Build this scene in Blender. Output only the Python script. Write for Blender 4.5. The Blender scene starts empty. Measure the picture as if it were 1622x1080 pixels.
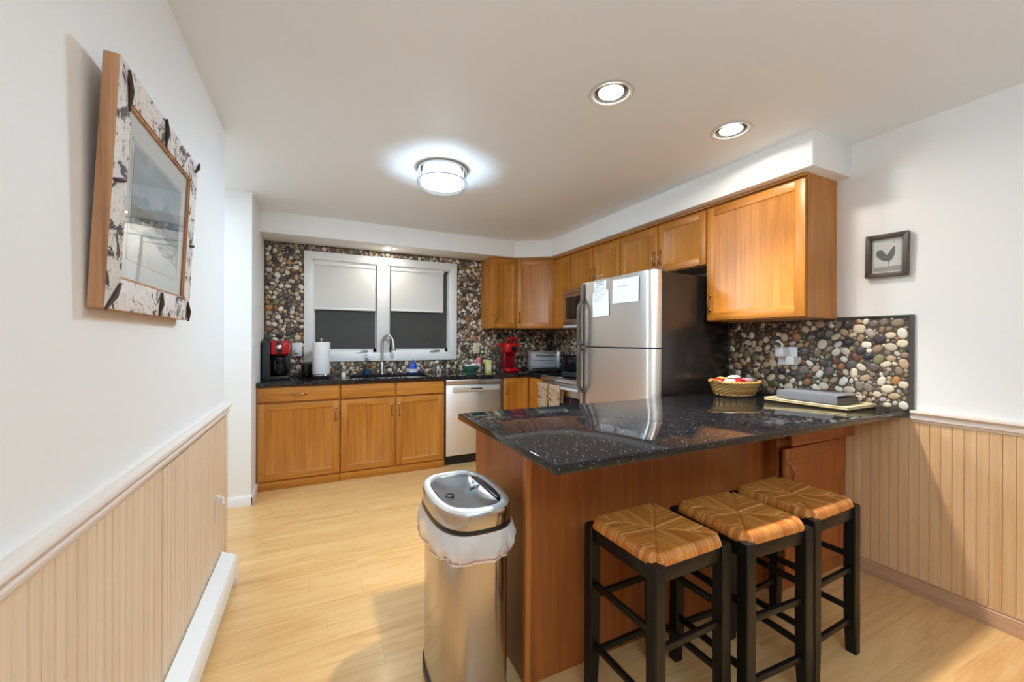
import bpy, bmesh, math, random
from mathutils import Matrix, Vector
from math import pi, sin, cos, radians

random.seed(7)
SC = bpy.context.scene
COL = SC.collection
TAU = 2 * pi

# ---------------------------------------------------------------- camera
F_PX, YAW, ROLL, CY, CAM_H = 638.28, radians(25.881), radians(0.23), 538.66, 1.28
fw = Vector((sin(YAW), cos(YAW), 0))
rt0 = Vector((cos(YAW), -sin(YAW), 0))
up0 = Vector((0, 0, 1))
rt = rt0 * cos(ROLL) + up0 * sin(ROLL)
up = -rt0 * sin(ROLL) + up0 * cos(ROLL)
cam_d = bpy.data.cameras.new('camera')
cam = bpy.data.objects.new('camera', cam_d)
COL.objects.link(cam)
cam.matrix_world = Matrix(((rt.x, up.x, -fw.x, 0), (rt.y, up.y, -fw.y, 0), (rt.z, up.z, -fw.z, CAM_H), (0, 0, 0, 1)))
cam_d.sensor_fit = 'HORIZONTAL'
cam_d.sensor_width = 36
cam_d.lens = 36 * F_PX / 1622
cam_d.shift_y = (CY - 540) / 1622
cam_d.clip_start = 0.02
SC.camera = cam

# ---------------------------------------------------------------- light of the place and added fill
SC.view_settings.view_transform = 'Standard'
SC.view_settings.look = 'None'
SC.view_settings.gamma = 1
SC.view_settings.use_curve_mapping = False
SC.view_settings.exposure = 1.27
SC.cycles.use_denoising = True
SC.cycles.max_bounces = 14
SC.cycles.diffuse_bounces = 10
SC.cycles.glossy_bounces = 5
SC.cycles.transparent_max_bounces = 12
SC.cycles.sample_clamp_indirect = 6
SC.cycles.caustics_reflective = False
SC.cycles.caustics_refractive = False
world = bpy.data.worlds.new('night')
SC.world = world
world.use_nodes = True
world.node_tree.nodes['Background'].inputs[0].default_value = (0.05, 0.06, 0.08, 1)
world.node_tree.nodes['Background'].inputs[1].default_value = 0.25

FLUSH_L, CAN_L, PUCK_L = 92.0, 140.0, 115.0      # radiance of the lamps' glowing parts
FLUSH_C, CAN_C = (0.60, 0.81, 1.0), (1.0, 0.92, 0.80)

def area_light(name, loc, size, power, col, rot=(0, 0, 0)):
    l = bpy.data.lights.new(name, 'AREA')
    l.shape = 'DISK'
    l.size = size
    l.energy = power
    l.color = col
    o = bpy.data.objects.new(name, l)
    o.location = loc
    o.rotation_euler = rot
    COL.objects.link(o)
# added fill lights, out of view: two behind the camera, one in the hallway
area_light('dining_room_fill', (1.2, -0.9, 2.38), 0.6, 3, (0.6, 0.8, 1))
area_light('upward_fill', (0.4, -1.15, 1.72), 0.35, 25, (0.56, 0.79, 1), (pi, 0, 0))  # added upward light to brighten the ceiling
area_light('hallway_fill', (-1.25, 3.2, 2.38), 0.3, 6, (0.7, 0.86, 1))  # added hallway light, source unseen

# ---------------------------------------------------------------- dimensions
XL, XR, YW, ZC, YB = -0.451, 2.757, 4.497, 2.407, -4.2
YLE, YST = 2.646, 3.677
ZS, ZU = 2.221, 1.414
ZCT = 0.914
ZP = 0.925

# ---------------------------------------------------------------- materials
def new_mat(name):
    m = bpy.data.materials.new(name)
    m.use_nodes = True
    nt = m.node_tree
    return m, nt, nt.nodes['Principled BSDF']

def pset(b, **k):
    nm = dict(col='Base Color', rough='Roughness', metal='Metallic', spec='Specular IOR Level', coat='Coat Weight',
              coatr='Coat Roughness', trans='Transmission Weight', alpha='Alpha', ior='IOR', em='Emission Color', ems='Emission Strength', sss='Subsurface Weight')
    for a, v in k.items():
        if a in ('col', 'em') and len(v) == 3:
            v = (*v, 1)
        b.inputs[nm[a]].default_value = v

def srgb(r, g, b):
    f = lambda c: (c / 255 / 12.92) if c / 255 <= 0.04045 else ((c / 255 + 0.055) / 1.055) ** 2.4
    return (f(r), f(g), f(b))

def coords(nt, scale, rot=(0, 0, 0)):
    tc = nt.nodes.new('ShaderNodeTexCoord')
    mp = nt.nodes.new('ShaderNodeMapping')
    mp.inputs['Scale'].default_value = scale
    mp.inputs['Rotation'].default_value = rot
    nt.links.new(tc.outputs['Object'], mp.inputs[0])
    return mp.outputs[0]

def noise(nt, vec, scale=1, detail=4, rough=0.55, dist=0.0):
    n = nt.nodes.new('ShaderNodeTexNoise')
    n.inputs['Scale'].default_value = scale
    n.inputs['Detail'].default_value = detail
    n.inputs['Roughness'].default_value = rough
    n.inputs['Distortion'].default_value = dist
    if vec is not None:
        nt.links.new(vec, n.inputs['Vector'])
    return n.outputs['Fac']

def ramp(nt, fac, stops, interp='LINEAR'):
    r = nt.nodes.new('ShaderNodeValToRGB')
    r.color_ramp.interpolation = interp
    e = r.color_ramp.elements
    while len(e) < len(stops):
        e.new(0.5)
    for el, (p, c) in zip(e, stops):
        el.position = p
        el.color = (*c, 1) if len(c) == 3 else c
    nt.links.new(fac, r.inputs[0])
    return r.outputs[0]

def mixc(nt, fac, a, b, mode='MIX'):
    m = nt.nodes.new('ShaderNodeMix')
    m.data_type = 'RGBA'
    m.blend_type = mode
    for s, v in ((m.inputs[0], fac), (m.inputs[6], a), (m.inputs[7], b)):
        if hasattr(v, 'node'):
            nt.links.new(v, s)
        else:
            s.default_value = v if not isinstance(v, tuple) or len(v) == 4 else (*v, 1)
    return m.outputs[2]

def bump(nt, bsdf, h, strength=0.2, dist=0.01):
    b = nt.nodes.new('ShaderNodeBump')
    b.inputs['Strength'].default_value = strength
    b.inputs['Distance'].default_value = dist
    nt.links.new(h, b.inputs['Height'])
    nt.links.new(b.outputs[0], bsdf.inputs['Normal'])

def plain(name, col, rough=0.5, metal=0.0, var=0.015, **k):
    m, nt, b = new_mat(name)
    pset(b, col=col, rough=rough, metal=metal, **k)
    n = noise(nt, coords(nt, (1, 1, 1)), 35, 3)
    rr = nt.nodes.new('ShaderNodeMapRange')
    rr.inputs[3].default_value = max(rough - var, 0)
    rr.inputs[4].default_value = min(rough + var, 1)
    nt.links.new(n, rr.inputs[0])
    nt.links.new(rr.outputs[0], b.inputs['Roughness'])
    return m

def wood(name, axis, dark, mid, light, rough=0.42, coat=0.14, scale=1.0, coatr=0.3, fine=0.5):
    m, nt, b = new_mat(name)
    k = {'x': (0.7, 14, 14), 'y': (14, 0.7, 14), 'z': (14, 14, 0.7)}[axis]
    k2 = {'x': (1.2, 120, 120), 'y': (120, 1.2, 120), 'z': (120, 120, 1.2)}[axis]
    v = coords(nt, tuple(c * scale for c in k))
    n1 = noise(nt, v, 1.0, 5, 0.6, 1.6)
    n2 = noise(nt, coords(nt, tuple(c * scale for c in k2)), 1.0, 3, 0.6)
    c1 = ramp(nt, n1, [(0.25, dark), (0.5, mid), (0.75, light)])
    c2 = ramp(nt, n2, [(0.35, (0.72, 0.66, 0.6)), (0.6, (1, 1, 1))])
    nt.links.new(mixc(nt, fine, c1, c2, 'MULTIPLY'), b.inputs['Base Color'])
    pset(b, rough=rough, coat=coat, coatr=coatr)
    bump(nt, b, n2, 0.06, 0.004)
    return m

OAK = [srgb(160, 96, 30), srgb(190, 122, 40), srgb(206, 140, 56)]
M = {}
for ax in 'xyz':
    M['oak_' + ax] = wood('honey_oak_' + ax, ax, *OAK)
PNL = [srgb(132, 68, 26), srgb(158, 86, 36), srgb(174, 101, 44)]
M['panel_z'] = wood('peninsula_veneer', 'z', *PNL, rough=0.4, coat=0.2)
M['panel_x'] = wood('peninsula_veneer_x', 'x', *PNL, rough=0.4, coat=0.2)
M['oak_edge'] = wood('oak_edging', 'z', srgb(176, 104, 44), srgb(196, 122, 56), srgb(210, 138, 68))
PICK = [srgb(220, 194, 166), srgb(230, 208, 180), srgb(238, 218, 194)]
M['pickled_z'] = wood('pickled_pine', 'z', *PICK, rough=0.5, coat=0.1, scale=0.8, fine=0.25)
M['pickled_r'] = wood('pickled_pine_warm_lit', 'z', srgb(214, 172, 124), srgb(226, 188, 142), srgb(234, 200, 158), rough=0.5, coat=0.1, scale=0.8, fine=0.25)  # pickled pine copy with the right wall's warmer light painted in
M['pickled_y'] = wood('pickled_pine_rail', 'y', srgb(220, 204, 190), srgb(228, 214, 202), srgb(236, 226, 216), rough=0.5, coat=0.1, scale=0.8, fine=0.3)
M['barn_side'] = wood('barn_wood_raw', 'z', srgb(138, 92, 60), srgb(190, 140, 100), srgb(214, 168, 128), rough=0.75, coat=0)

def wall_mat(name, col, b_s=0.03):
    m, nt, b = new_mat(name)
    pset(b, col=col, rough=0.6, spec=0.3)
    n = noise(nt, coords(nt, (1, 1, 1)), 220, 3)
    bump(nt, b, n, b_s, 0.002)
    return m
M['wall'] = wall_mat('wall_paint', (0.85, 0.85, 0.84))
M['ceil'] = wall_mat('ceiling_paint', (0.85, 0.9, 0.945))
M['trimw'] = plain('white_trim_paint', (0.82, 0.82, 0.81), 0.35)

def floor_mat():
    m, nt, b = new_mat('light_oak_laminate')
    tc = nt.nodes.new('ShaderNodeTexCoord')
    br = nt.nodes.new('ShaderNodeTexBrick')
    br.offset = 0.0
    br.inputs['Scale'].default_value = 1
    br.inputs['Brick Width'].default_value = 1.25
    br.inputs['Row Height'].default_value = 0.127
    br.inputs['Mortar Size'].default_value = 0.0006
    br.inputs['Mortar Smooth'].default_value = 0.3
    br.inputs['Color1'].default_value = (0, 0, 0, 1)
    br.inputs['Color2'].default_value = (1, 1, 1, 1)
    br.inputs['Mortar'].default_value = (0.5, 0.5, 0.5, 1)
    # every row of planks starts at its own place
    sx = nt.nodes.new('ShaderNodeSeparateXYZ')
    nt.links.new(tc.outputs['Object'], sx.inputs[0])
    dv = nt.nodes.new('ShaderNodeMath'); dv.operation = 'DIVIDE'; dv.inputs[1].default_value = 0.127
    fl = nt.nodes.new('ShaderNodeMath'); fl.operation = 'FLOOR'
    nt.links.new(sx.outputs[1], dv.inputs[0]); nt.links.new(dv.outputs[0], fl.inputs[0])
    wn = nt.nodes.new('ShaderNodeTexWhiteNoise'); wn.noise_dimensions = '1D'
    nt.links.new(fl.outputs[0], wn.inputs['W'])
    ma = nt.nodes.new('ShaderNodeMath'); ma.operation = 'MULTIPLY_ADD'; ma.inputs[1].default_value = 1.25
    nt.links.new(wn.outputs['Value'], ma.inputs[0]); nt.links.new(sx.outputs[0], ma.inputs[2])
    cb = nt.nodes.new('ShaderNodeCombineXYZ')
    nt.links.new(ma.outputs[0], cb.inputs[0]); nt.links.new(sx.outputs[1], cb.inputs[1])
    nt.links.new(cb.outputs[0], br.inputs['Vector'])
    # shift the grain from plank to plank
    add = nt.nodes.new('ShaderNodeVectorMath')
    add.operation = 'MULTIPLY_ADD'
    add.inputs[1].default_value = (3.1, 1.7, 5.3)
    nt.links.new(br.outputs['Color'], add.inputs[0])
    nt.links.new(tc.outputs['Object'], add.inputs[2])
    mp = nt.nodes.new('ShaderNodeMapping')
    mp.inputs['Scale'].default_value = (1.1, 11, 1)
    nt.links.new(add.outputs[0], mp.inputs[0])
    n1 = noise(nt, mp.outputs[0], 1.6, 6, 0.6, 1.4)
    mp2 = nt.nodes.new('ShaderNodeMapping')
    mp2.inputs['Scale'].default_value = (2.2, 60, 1)
    nt.links.new(add.outputs[0], mp2.inputs[0])
    n2 = noise(nt, mp2.outputs[0], 1.5, 4, 0.6, 0.3)
    base = ramp(nt, n1, [(0.2, srgb(176, 124, 70)), (0.36, srgb(212, 166, 108)), (0.55, srgb(224, 182, 124)), (0.8, srgb(230, 194, 142))])
    streak = ramp(nt, n2, [(0.3, (0.86, 0.8, 0.72)), (0.48, (1, 1, 1))])
    c = mixc(nt, 0.6, base, streak, 'MULTIPLY')
    tint = ramp(nt, br.outputs['Color'], [(0, (0.95, 0.93, 0.9)), (1, (1, 1, 1))])
    c = mixc(nt, 1.0, c, tint, 'MULTIPLY')
    c = mixc(nt, br.outputs['Fac'], c, srgb(170, 128, 84))
    nt.links.new(c, b.inputs['Base Color'])
    pset(b, rough=0.3, coat=0.15, coatr=0.15)
    bump(nt, b, n2, 0.05, 0.003)
    return m
M['floor'] = floor_mat()

def granite():
    m, nt, b = new_mat('black_speckled_granite')
    v = coords(nt, (1, 1, 1))
    vo = nt.nodes.new('ShaderNodeTexVoronoi')
    vo.inputs['Scale'].default_value = 120
    nt.links.new(v, vo.inputs['Vector'])
    vo2 = nt.nodes.new('ShaderNodeTexVoronoi')
    vo2.inputs['Scale'].default_value = 260
    nt.links.new(v, vo2.inputs['Vector'])
    n = noise(nt, v, 60, 5, 0.7)
    base = ramp(nt, n, [(0.35, (0.006, 0.006, 0.008)), (0.62, (0.018, 0.018, 0.021)), (0.78, (0.05, 0.048, 0.05))])
    sp = nt.nodes.new('ShaderNodeSeparateColor')
    nt.links.new(vo.outputs['Color'], sp.inputs[0])
    # only some cells carry a fleck
    lt = nt.nodes.new('ShaderNodeMath'); lt.operation = 'LESS_THAN'; lt.inputs[1].default_value = 0.17
    nt.links.new(vo.outputs['Distance'], lt.inputs[0])
    gt = nt.nodes.new('ShaderNodeMath'); gt.operation = 'GREATER_THAN'; gt.inputs[1].default_value = 0.95
    nt.links.new(sp.outputs[0], gt.inputs[0])
    mu = nt.nodes.new('ShaderNodeMath'); mu.operation = 'MULTIPLY'
    nt.links.new(lt.outputs[0], mu.inputs[0]); nt.links.new(gt.outputs[0], mu.inputs[1])
    c = mixc(nt, mu.outputs[0], base, (0.55, 0.56, 0.6))
    sp2 = nt.nodes.new('ShaderNodeSeparateColor')
    nt.links.new(vo2.outputs['Color'], sp2.inputs[0])
    lt2 = nt.nodes.new('ShaderNodeMath'); lt2.operation = 'GREATER_THAN'; lt2.inputs[1].default_value = 0.985
    nt.links.new(sp2.outputs[0], lt2.inputs[0])
    c = mixc(nt, lt2.outputs[0], c, (0.16, 0.16, 0.17))
    nt.links.new(c, b.inputs['Base Color'])
    pset(b, rough=0.05, spec=0.5)
    return m
M['granite'] = granite()

def steel(name, col, rough, aniso=0.8):
    """steel brushed across: reflections smear up and down"""
    m, nt, b = new_mat(name)
    pset(b, col=col, rough=rough, metal=1)
    b.inputs['Anisotropic'].default_value = aniso
    cx = nt.nodes.new('ShaderNodeCombineXYZ')
    cx.inputs[2].default_value = 1
    nt.links.new(cx.outputs[0], b.inputs['Tangent'])
    n = noise(nt, coords(nt, (2, 2, 400)), 1, 3)
    rr = nt.nodes.new('ShaderNodeMapRange')
    rr.inputs[3].default_value = rough - 0.03
    rr.inputs[4].default_value = rough + 0.03
    nt.links.new(n, rr.inputs[0])
    nt.links.new(rr.outputs[0], b.inputs['Roughness'])
    return m
M['steel'] = steel('brushed_steel', (0.83, 0.82, 0.80), 0.4, .7)
M['steel_h'] = steel('brushed_steel_trim', (0.66, 0.65, 0.64), 0.28, 0.4)
M['can_steel'] = steel('bin_steel', (0.56, 0.50, 0.46), 0.18, .75)
M['chrome'] = plain('polished_chrome', (0.8, 0.8, 0.8), 0.1, 1)
M['nickel'] = plain('brushed_nickel', (0.55, 0.54, 0.52), 0.25, 1)
M['brass'] = plain('antique_brass', srgb(168, 128, 78), 0.3, 1)
M['silver_plastic'] = plain('silver_plastic', (0.68, 0.68, 0.68), 0.34, 0.35)
M['lid_blue'] = plain('smoked_steel_lid', (0.40, 0.43, 0.46), 0.2, 0.85)
M['black'] = plain('black_plastic', (0.012, 0.012, 0.012), 0.35)
M['blackgloss'] = plain('black_gloss', (0.008, 0.008, 0.009), 0.06)
M['fridge_side'] = plain('black_textured_case', (0.014, 0.012, 0.012), 0.2, spec=.6)
M['dark_grey'] = plain('dark_grey_plastic', (0.07, 0.068, 0.066), 0.35)
M['stool_black'] = plain('black_lacquered_wood', (0.0075, 0.006, 0.005), 0.4, spec=.3)
M['white'] = plain('white_plastic', (0.78, 0.78, 0.76), 0.3)
M['cream'] = plain('cream_plastic', srgb(226, 218, 190), 0.35)
M['paper'] = plain('white_paper', (0.82, 0.82, 0.82), 0.7)
M['print_grey'] = plain('grey_ink', (0.3, 0.3, 0.32), 0.7)
M['red'] = plain('red_plastic', srgb(190, 14, 26), 0.22)
M['dark_red'] = plain('dark_red_plastic', srgb(140, 10, 28), 0.25)
M['blue'] = plain('blue_liquid_plastic', srgb(24, 84, 190), 0.2)
M['bluewater'] = plain('blue_soap', srgb(10, 90, 140), 0.2)
M['teal'] = plain('teal_glaze', srgb(64, 120, 104), 0.2)
M['green'] = plain('green_cloth', srgb(58, 88, 66), 0.8)
M['pink'] = plain('pink_plastic', srgb(226, 120, 122), 0.3)
M['yellow'] = plain('pale_yellow_card', srgb(226, 214, 120), 0.6)
M['lightwood'] = wood('maple_board', 'y', srgb(206, 178, 118), srgb(222, 198, 142), srgb(232, 212, 162), rough=0.45, coat=0.1)
M['slate'] = plain('grey_blue_cloth', srgb(124, 127, 136), 0.75)
M['teeth'] = plain('navy_glaze', srgb(40, 60, 130), 0.3)
M['shade_cloth'] = plain('white_shade_cloth', (0.74, 0.74, 0.71), 0.85)
M['screen'] = plain('insect_screen', (0.055, 0.052, 0.048), 0.6)
M['mat_board'] = plain('white_mat_board', (0.78, 0.78, 0.77), 0.8)
M['frame_brown'] = wood('dark_brown_frame', 'z', srgb(56, 42, 36), srgb(74, 58, 50), srgb(90, 72, 62), rough=0.4, coat=0.2)

def glass(name, tint=(1, 1, 1), rough=0.0, mixf=0.1):
    m, nt, b = new_mat(name)
    nt.nodes.remove(b)
    out = nt.nodes['Material Output']
    t = nt.nodes.new('ShaderNodeBsdfTransparent'); t.inputs[0].default_value = (*tint, 1)
    g = nt.nodes.new('ShaderNodeBsdfGlossy'); g.inputs['Roughness'].default_value = rough
    # both faces of a thin pane reflect alike: Schlick's curve from the facing angle
    lw = nt.nodes.new('ShaderNodeLayerWeight'); lw.inputs[0].default_value = 0.5
    pw = nt.nodes.new('ShaderNodeMath'); pw.operation = 'POWER'; pw.inputs[1].default_value = 5
    nt.links.new(lw.outputs['Facing'], pw.inputs[0])
    fr = nt.nodes.new('ShaderNodeMapRange'); fr.inputs[3].default_value = 0.035; fr.inputs[4].default_value = 0.9
    nt.links.new(pw.outputs[0], fr.inputs[0])
    mx = nt.nodes.new('ShaderNodeMixShader')
    nt.links.new(fr.outputs[0], mx.inputs[0]); nt.links.new(t.outputs[0], mx.inputs[1]); nt.links.new(g.outputs[0], mx.inputs[2])
    nt.links.new(mx.outputs[0], out.inputs[0])
    return m
M['glass'] = glass('clear_glass', (0.95, 0.96, 0.96))
M['clear_plastic'] = glass('clear_plastic', (0.82, 0.85, 0.86), 0.1)
M['smoke_glass'] = glass('smoked_glass', (0.4, 0.4, 0.42), 0.02)

def emit(name, col, s):
    m, nt, b = new_mat(name)
    pset(b, col=(0.5, 0.5, 0.5), em=col, ems=s, rough=0.4)
    return m
M['flush_side'] = emit('ribbed_lamp_sleeve', FLUSH_C, FLUSH_L * .06)
M['flush_glow'] = emit('frosted_lamp_glass', FLUSH_C, FLUSH_L)
M['can_glow'] = emit('lamp_bulb', CAN_C, CAN_L)
M['puck_glow'] = emit('puck_lens', (1, 0.93, 0.82), PUCK_L)

def bag_mat():
    m, nt, b = new_mat('thin_white_film')
    pset(b, col=(0.9, 0.86, 0.83), rough=0.35, alpha=0.7)
    return m
M['bag'] = bag_mat()

def attr_mat(name, rough, coat=0.0, bumpy=0.0):
    m, nt, b = new_mat(name)
    a = nt.nodes.new('ShaderNodeAttribute'); a.attribute_name = 'tone'
    n = noise(nt, coords(nt, (1, 1, 1)), 160, 4)
    v = ramp(nt, n, [(0.3, (0.78, 0.78, 0.78)), (0.65, (1.05, 1.05, 1.05))])
    nt.links.new(mixc(nt, 1.0, a.outputs['Color'], v, 'MULTIPLY'), b.inputs['Base Color'])
    pset(b, rough=rough, coat=coat)
    if bumpy:
        bump(nt, b, n, bumpy, 0.003)
    return m
M['pebble'] = attr_mat('river_pebble', 0.28, 0.3)
M['rush'] = attr_mat('woven_rush', 0.42, 0.25, 0.15)
M['wicker'] = attr_mat('wicker_cane', 0.45, 0.2)
def grout_mat():
    m, nt, b = new_mat('dark_grout')
    n = noise(nt, coords(nt, (1, 1, 1)), 70, 5, 0.7)
    nt.links.new(ramp(nt, n, [(0.35, srgb(62, 53, 44)), (0.7, srgb(104, 92, 78))]), b.inputs['Base Color'])
    pset(b, rough=0.75)
    bump(nt, b, n, 0.4, 0.004)
    return m
M['grout'] = grout_mat()

def peel_mat():
    m, nt, b = new_mat('peeling_white_paint')
    v = coords(nt, (1, 1, 1))
    n1 = noise(nt, v, 13, 6, 0.72, 1.2)
    n2 = noise(nt, coords(nt, (1, 1, 1)), 90, 4, 0.6)
    c = ramp(nt, n1, [(0.44, srgb(74, 54, 44)), (0.465, srgb(214, 206, 200)), (0.8, srgb(236, 230, 226))])
    c = mixc(nt, 0.5, c, ramp(nt, n2, [(0.33, srgb(120, 100, 90)), (0.42, (1, 1, 1))]), 'MULTIPLY')
    nt.links.new(c, b.inputs['Base Color'])
    pset(b, rough=0.7)
    bump(nt, b, n1, 0.4, 0.004)
    return m
M['peel'] = peel_mat()
def towel_mat():
    m, nt, b = new_mat('towel_cloth')
    v = coords(nt, (1, 1, 1))
    n = noise(nt, v, 26, 4, 0.6, 0.6)
    c = ramp(nt, n, [(0.36, srgb(168, 92, 66)), (0.45, srgb(226, 196, 160)), (0.56, srgb(238, 220, 190)), (0.7, srgb(186, 140, 96))])
    nt.links.new(c, b.inputs['Base Color'])
    pset(b, rough=0.9)
    return m
M['towel'] = towel_mat()

# ---------------------------------------------------------------- mesh tools
class B:
    def __init__(s):
        s.bm = bmesh.new()
        s.lay = None
    def tone(s):
        if s.lay is None:
            s.lay = s.bm.verts.layers.float_color.new('tone')
        return s.lay
    def box(s, x0, y0, z0, x1, y1, z1, bev=0.0, seg=2, mat=None, slot=0):
        vs = [s.bm.verts.new((x, y, z)) for x in (x0, x1) for y in (y0, y1) for z in (z0, z1)]
        fs = [s.bm.faces.new([vs[i] for i in f]) for f in ((0, 1, 3, 2), (4, 6, 7, 5), (0, 4, 5, 1), (2, 3, 7, 6), (0, 2, 6, 4), (1, 5, 7, 3))]
        for f in fs:
            f.material_index = slot
        if mat is not None:
            bmesh.ops.transform(s.bm, matrix=mat, verts=vs)
        if bev:
            es = list({e for f in fs for e in f.edges})
            bmesh.ops.bevel(s.bm, geom=es, offset=bev, segments=seg, affect='EDGES', profile=0.5, clamp_overlap=True)
        return s
    def prism(s, poly, a0, a1, axis='z', bev=0.0, seg=2, mat=None):
        def P(u, v, a):
            return {'z': (u, v, a), 'y': (u, a, v), 'x': (a, u, v)}[axis]
        lo = [s.bm.verts.new(P(u, v, a0)) for u, v in poly]
        hi = [s.bm.verts.new(P(u, v, a1)) for u, v in poly]
        n = len(poly)
        fs = [s.bm.faces.new(lo[::-1]), s.bm.faces.new(hi)]
        for i in range(n):
            fs.append(s.bm.faces.new((lo[i], lo[(i + 1) % n], hi[(i + 1) % n], hi[i])))
        if mat is not None:
            bmesh.ops.transform(s.bm, matrix=mat, verts=lo + hi)
        if bev:
            es = list({e for f in fs for e in f.edges})
            bmesh.ops.bevel(s.bm, geom=es, offset=bev, segments=seg, affect='EDGES', profile=0.5, clamp_overlap=True)
        return s
    def rings(s, rings, cap0=True, cap1=True, closed=True, loop=False):
        vr = [[s.bm.verts.new(p) for p in r] for r in rings]
        n = len(vr[0])
        m = len(vr)
        for i in range(m if loop else m - 1):
            a, b = vr[i], vr[(i + 1) % m]
            for j in range(n if closed else n - 1):
                k = (j + 1) % n
                try:
                    s.bm.faces.new((a[j], a[k], b[k], b[j]))
                except ValueError:
                    pass
        if not loop:
            if cap0:
                s.bm.faces.new(vr[0][::-1])
            if cap1:
                s.bm.faces.new(vr[-1])
        return vr
    def lathe(s, prof, c=(0, 0, 0), seg=32, axis='z', cap0=True, cap1=True, sx=1.0, sy=1.0):
        rs = []
        for r, h in prof:
            ring = []
            for i in range(seg):
                a = TAU * i / seg
                u, v = r * cos(a) * sx, r * sin(a) * sy
                p = {'z': (u, v, h), 'y': (u, h, -v), 'x': (h, u, v)}[axis]
                ring.append((c[0] + p[0], c[1] + p[1], c[2] + p[2]))
            rs.append(ring)
        s.rings(rs, cap0, cap1)
        return s
    def tube(s, pts, r, seg=10, loop=False, flat=1.0):
        pts = [Vector(p) for p in pts]
        n = len(pts)
        rs = []
        prev = None
        for i, p in enumerate(pts):
            if loop:
                t = (pts[(i + 1) % n] - pts[i - 1])
            else:
                t = pts[min(i + 1, n - 1)] - pts[max(i - 1, 0)]
            t.normalize()
            if prev is None:
                a = Vector((0, 0, 1)) if abs(t.z) < 0.9 else Vector((1, 0, 0))
                u = t.cross(a).normalized()
            else:
                u = (prev - t * prev.dot(t)).normalized()
            prev = u
            w = t.cross(u)
            rr = r[i] if isinstance(r, (list, tuple)) else r
            rs.append([tuple(p + u * rr * cos(TAU * k / seg) + w * rr * flat * sin(TAU * k / seg)) for k in range(seg)])
        s.last = s.rings(rs, True, True, True, loop)
        return s
    def quad(s, a, b, c, d, slot=0):
        f = s.bm.faces.new([s.bm.verts.new(p) for p in (a, b, c, d)])
        f.material_index = slot
        return s
    def xform(s, m):
        bmesh.ops.transform(s.bm, matrix=m, verts=s.bm.verts[:])
        return s

LOC = {}
def empty(name, loc, label, cat, group=None, rz=0.0):
    o = bpy.data.objects.new(name, None)
    o.empty_display_size = 0.05
    o.location = loc
    o.rotation_euler = (0, 0, rz)
    COL.objects.link(o)
    LOC[o] = Matrix.Translation(loc) @ Matrix.Rotation(rz, 4, 'Z')
    tag(o, label, cat, group)
    return o

def tag(o, label, cat, group=None, kind=None):
    if label:
        o['label'] = label
    if cat:
        o['category'] = cat
    if group:
        o['group'] = group
    if kind:
        o['kind'] = kind
    return o

def obj(name, b, mat, parent=None, label=None, angle=35, origin=None, local=False):
    """link the shape as one mesh object; points are world points unless local"""
    me = bpy.data.meshes.new(name)
    if parent is not None and not local:
        b.bm.transform(LOC[parent].inverted())
    org = Vector((0, 0, 0))
    if parent is None:
        if origin is None:
            zs = [v.co.z for v in b.bm.verts]
            c = sum((v.co for v in b.bm.verts), Vector()) / len(b.bm.verts)
            org = Vector((c.x, c.y, min(zs)))
        else:
            org = Vector(origin)
        b.bm.transform(Matrix.Translation(-org))
    bmesh.ops.recalc_face_normals(b.bm, faces=b.bm.faces[:])
    b.bm.to_mesh(me)
    b.bm.free()
    for p in me.polygons:
        p.use_smooth = True
    me.set_sharp_from_angle(angle=radians(angle))
    for mm in (mat if isinstance(mat, (list, tuple)) else [mat]):
        me.materials.append(M[mm] if isinstance(mm, str) else mm)
    o = bpy.data.objects.new(name, me)
    COL.objects.link(o)
    if parent is not None:
        o.parent = parent
        LOC[o] = LOC[parent]
    else:
        o.location = org
        LOC[o] = Matrix.Translation(org)
    if label:
        o['label'] = label
    return o

def struct(name, b, mat, parent=None, label=None):
    o = obj(name, b, mat, parent, label, origin=(0, 0, 0) if parent is None else None)
    if parent is None:
        o['kind'] = 'structure'
    return o

def BOX(*a, **k):
    return B().box(*a, **k)

# ================================================================ the setting
CANS = [(1.205, 1.458), (1.994, 1.432)]
CAN_R = 0.082

struct('floor', BOX(-2.3, YB - .1, -0.05, XR + .1, YW + .2, 0), 'floor')

def ceiling_shell():
    b = B()
    es = []
    def loop(pts):
        vs = [b.bm.verts.new(p) for p in pts]
        return [b.bm.edges.new((vs[i], vs[(i + 1) % len(vs)])) for i in range(len(vs))]
    es += loop([(-2.3, YB - .1, ZC), (XR + .1, YB - .1, ZC), (XR + .1, YW + .2, ZC), (-2.3, YW + .2, ZC)])
    for cx, cy in CANS:
        es += loop([(cx + CAN_R * cos(TAU * i / 40), cy + CAN_R * sin(TAU * i / 40), ZC) for i in range(40)])
    bmesh.ops.triangle_fill(b.bm, edges=es, use_beauty=True, use_dissolve=False)
    r = bmesh.ops.extrude_face_region(b.bm, geom=b.bm.faces[:])
    for v in r['geom']:
        if isinstance(v, bmesh.types.BMVert):
            v.co.z += 0.2
    return b
struct('ceiling', ceiling_shell(), 'ceil')

b = B().box(XL - .12, YB, 0, XL, YLE, ZC + .02).box(-2.2, YLE - .12, 0, XL - .12, YLE, ZC + .02)
struct('wall_left', b, 'wall')
struct('wall_hallway', BOX(-2.3, YLE - .12, 0, -2.2, YST + .1, ZC + .02), 'wall')
struct('wall_corner', BOX(-2.3, YST, 0, XL, YW + .1, ZC + .02), 'wall')
struct('wall_right', BOX(XR, YB - .1, 0, XR + .1, YW + .2, ZC + .02), 'wall')
struct('wall_rear', BOX(-2.3, YB - .1, 0, XR, YB, ZC + .02), 'wall')

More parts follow.
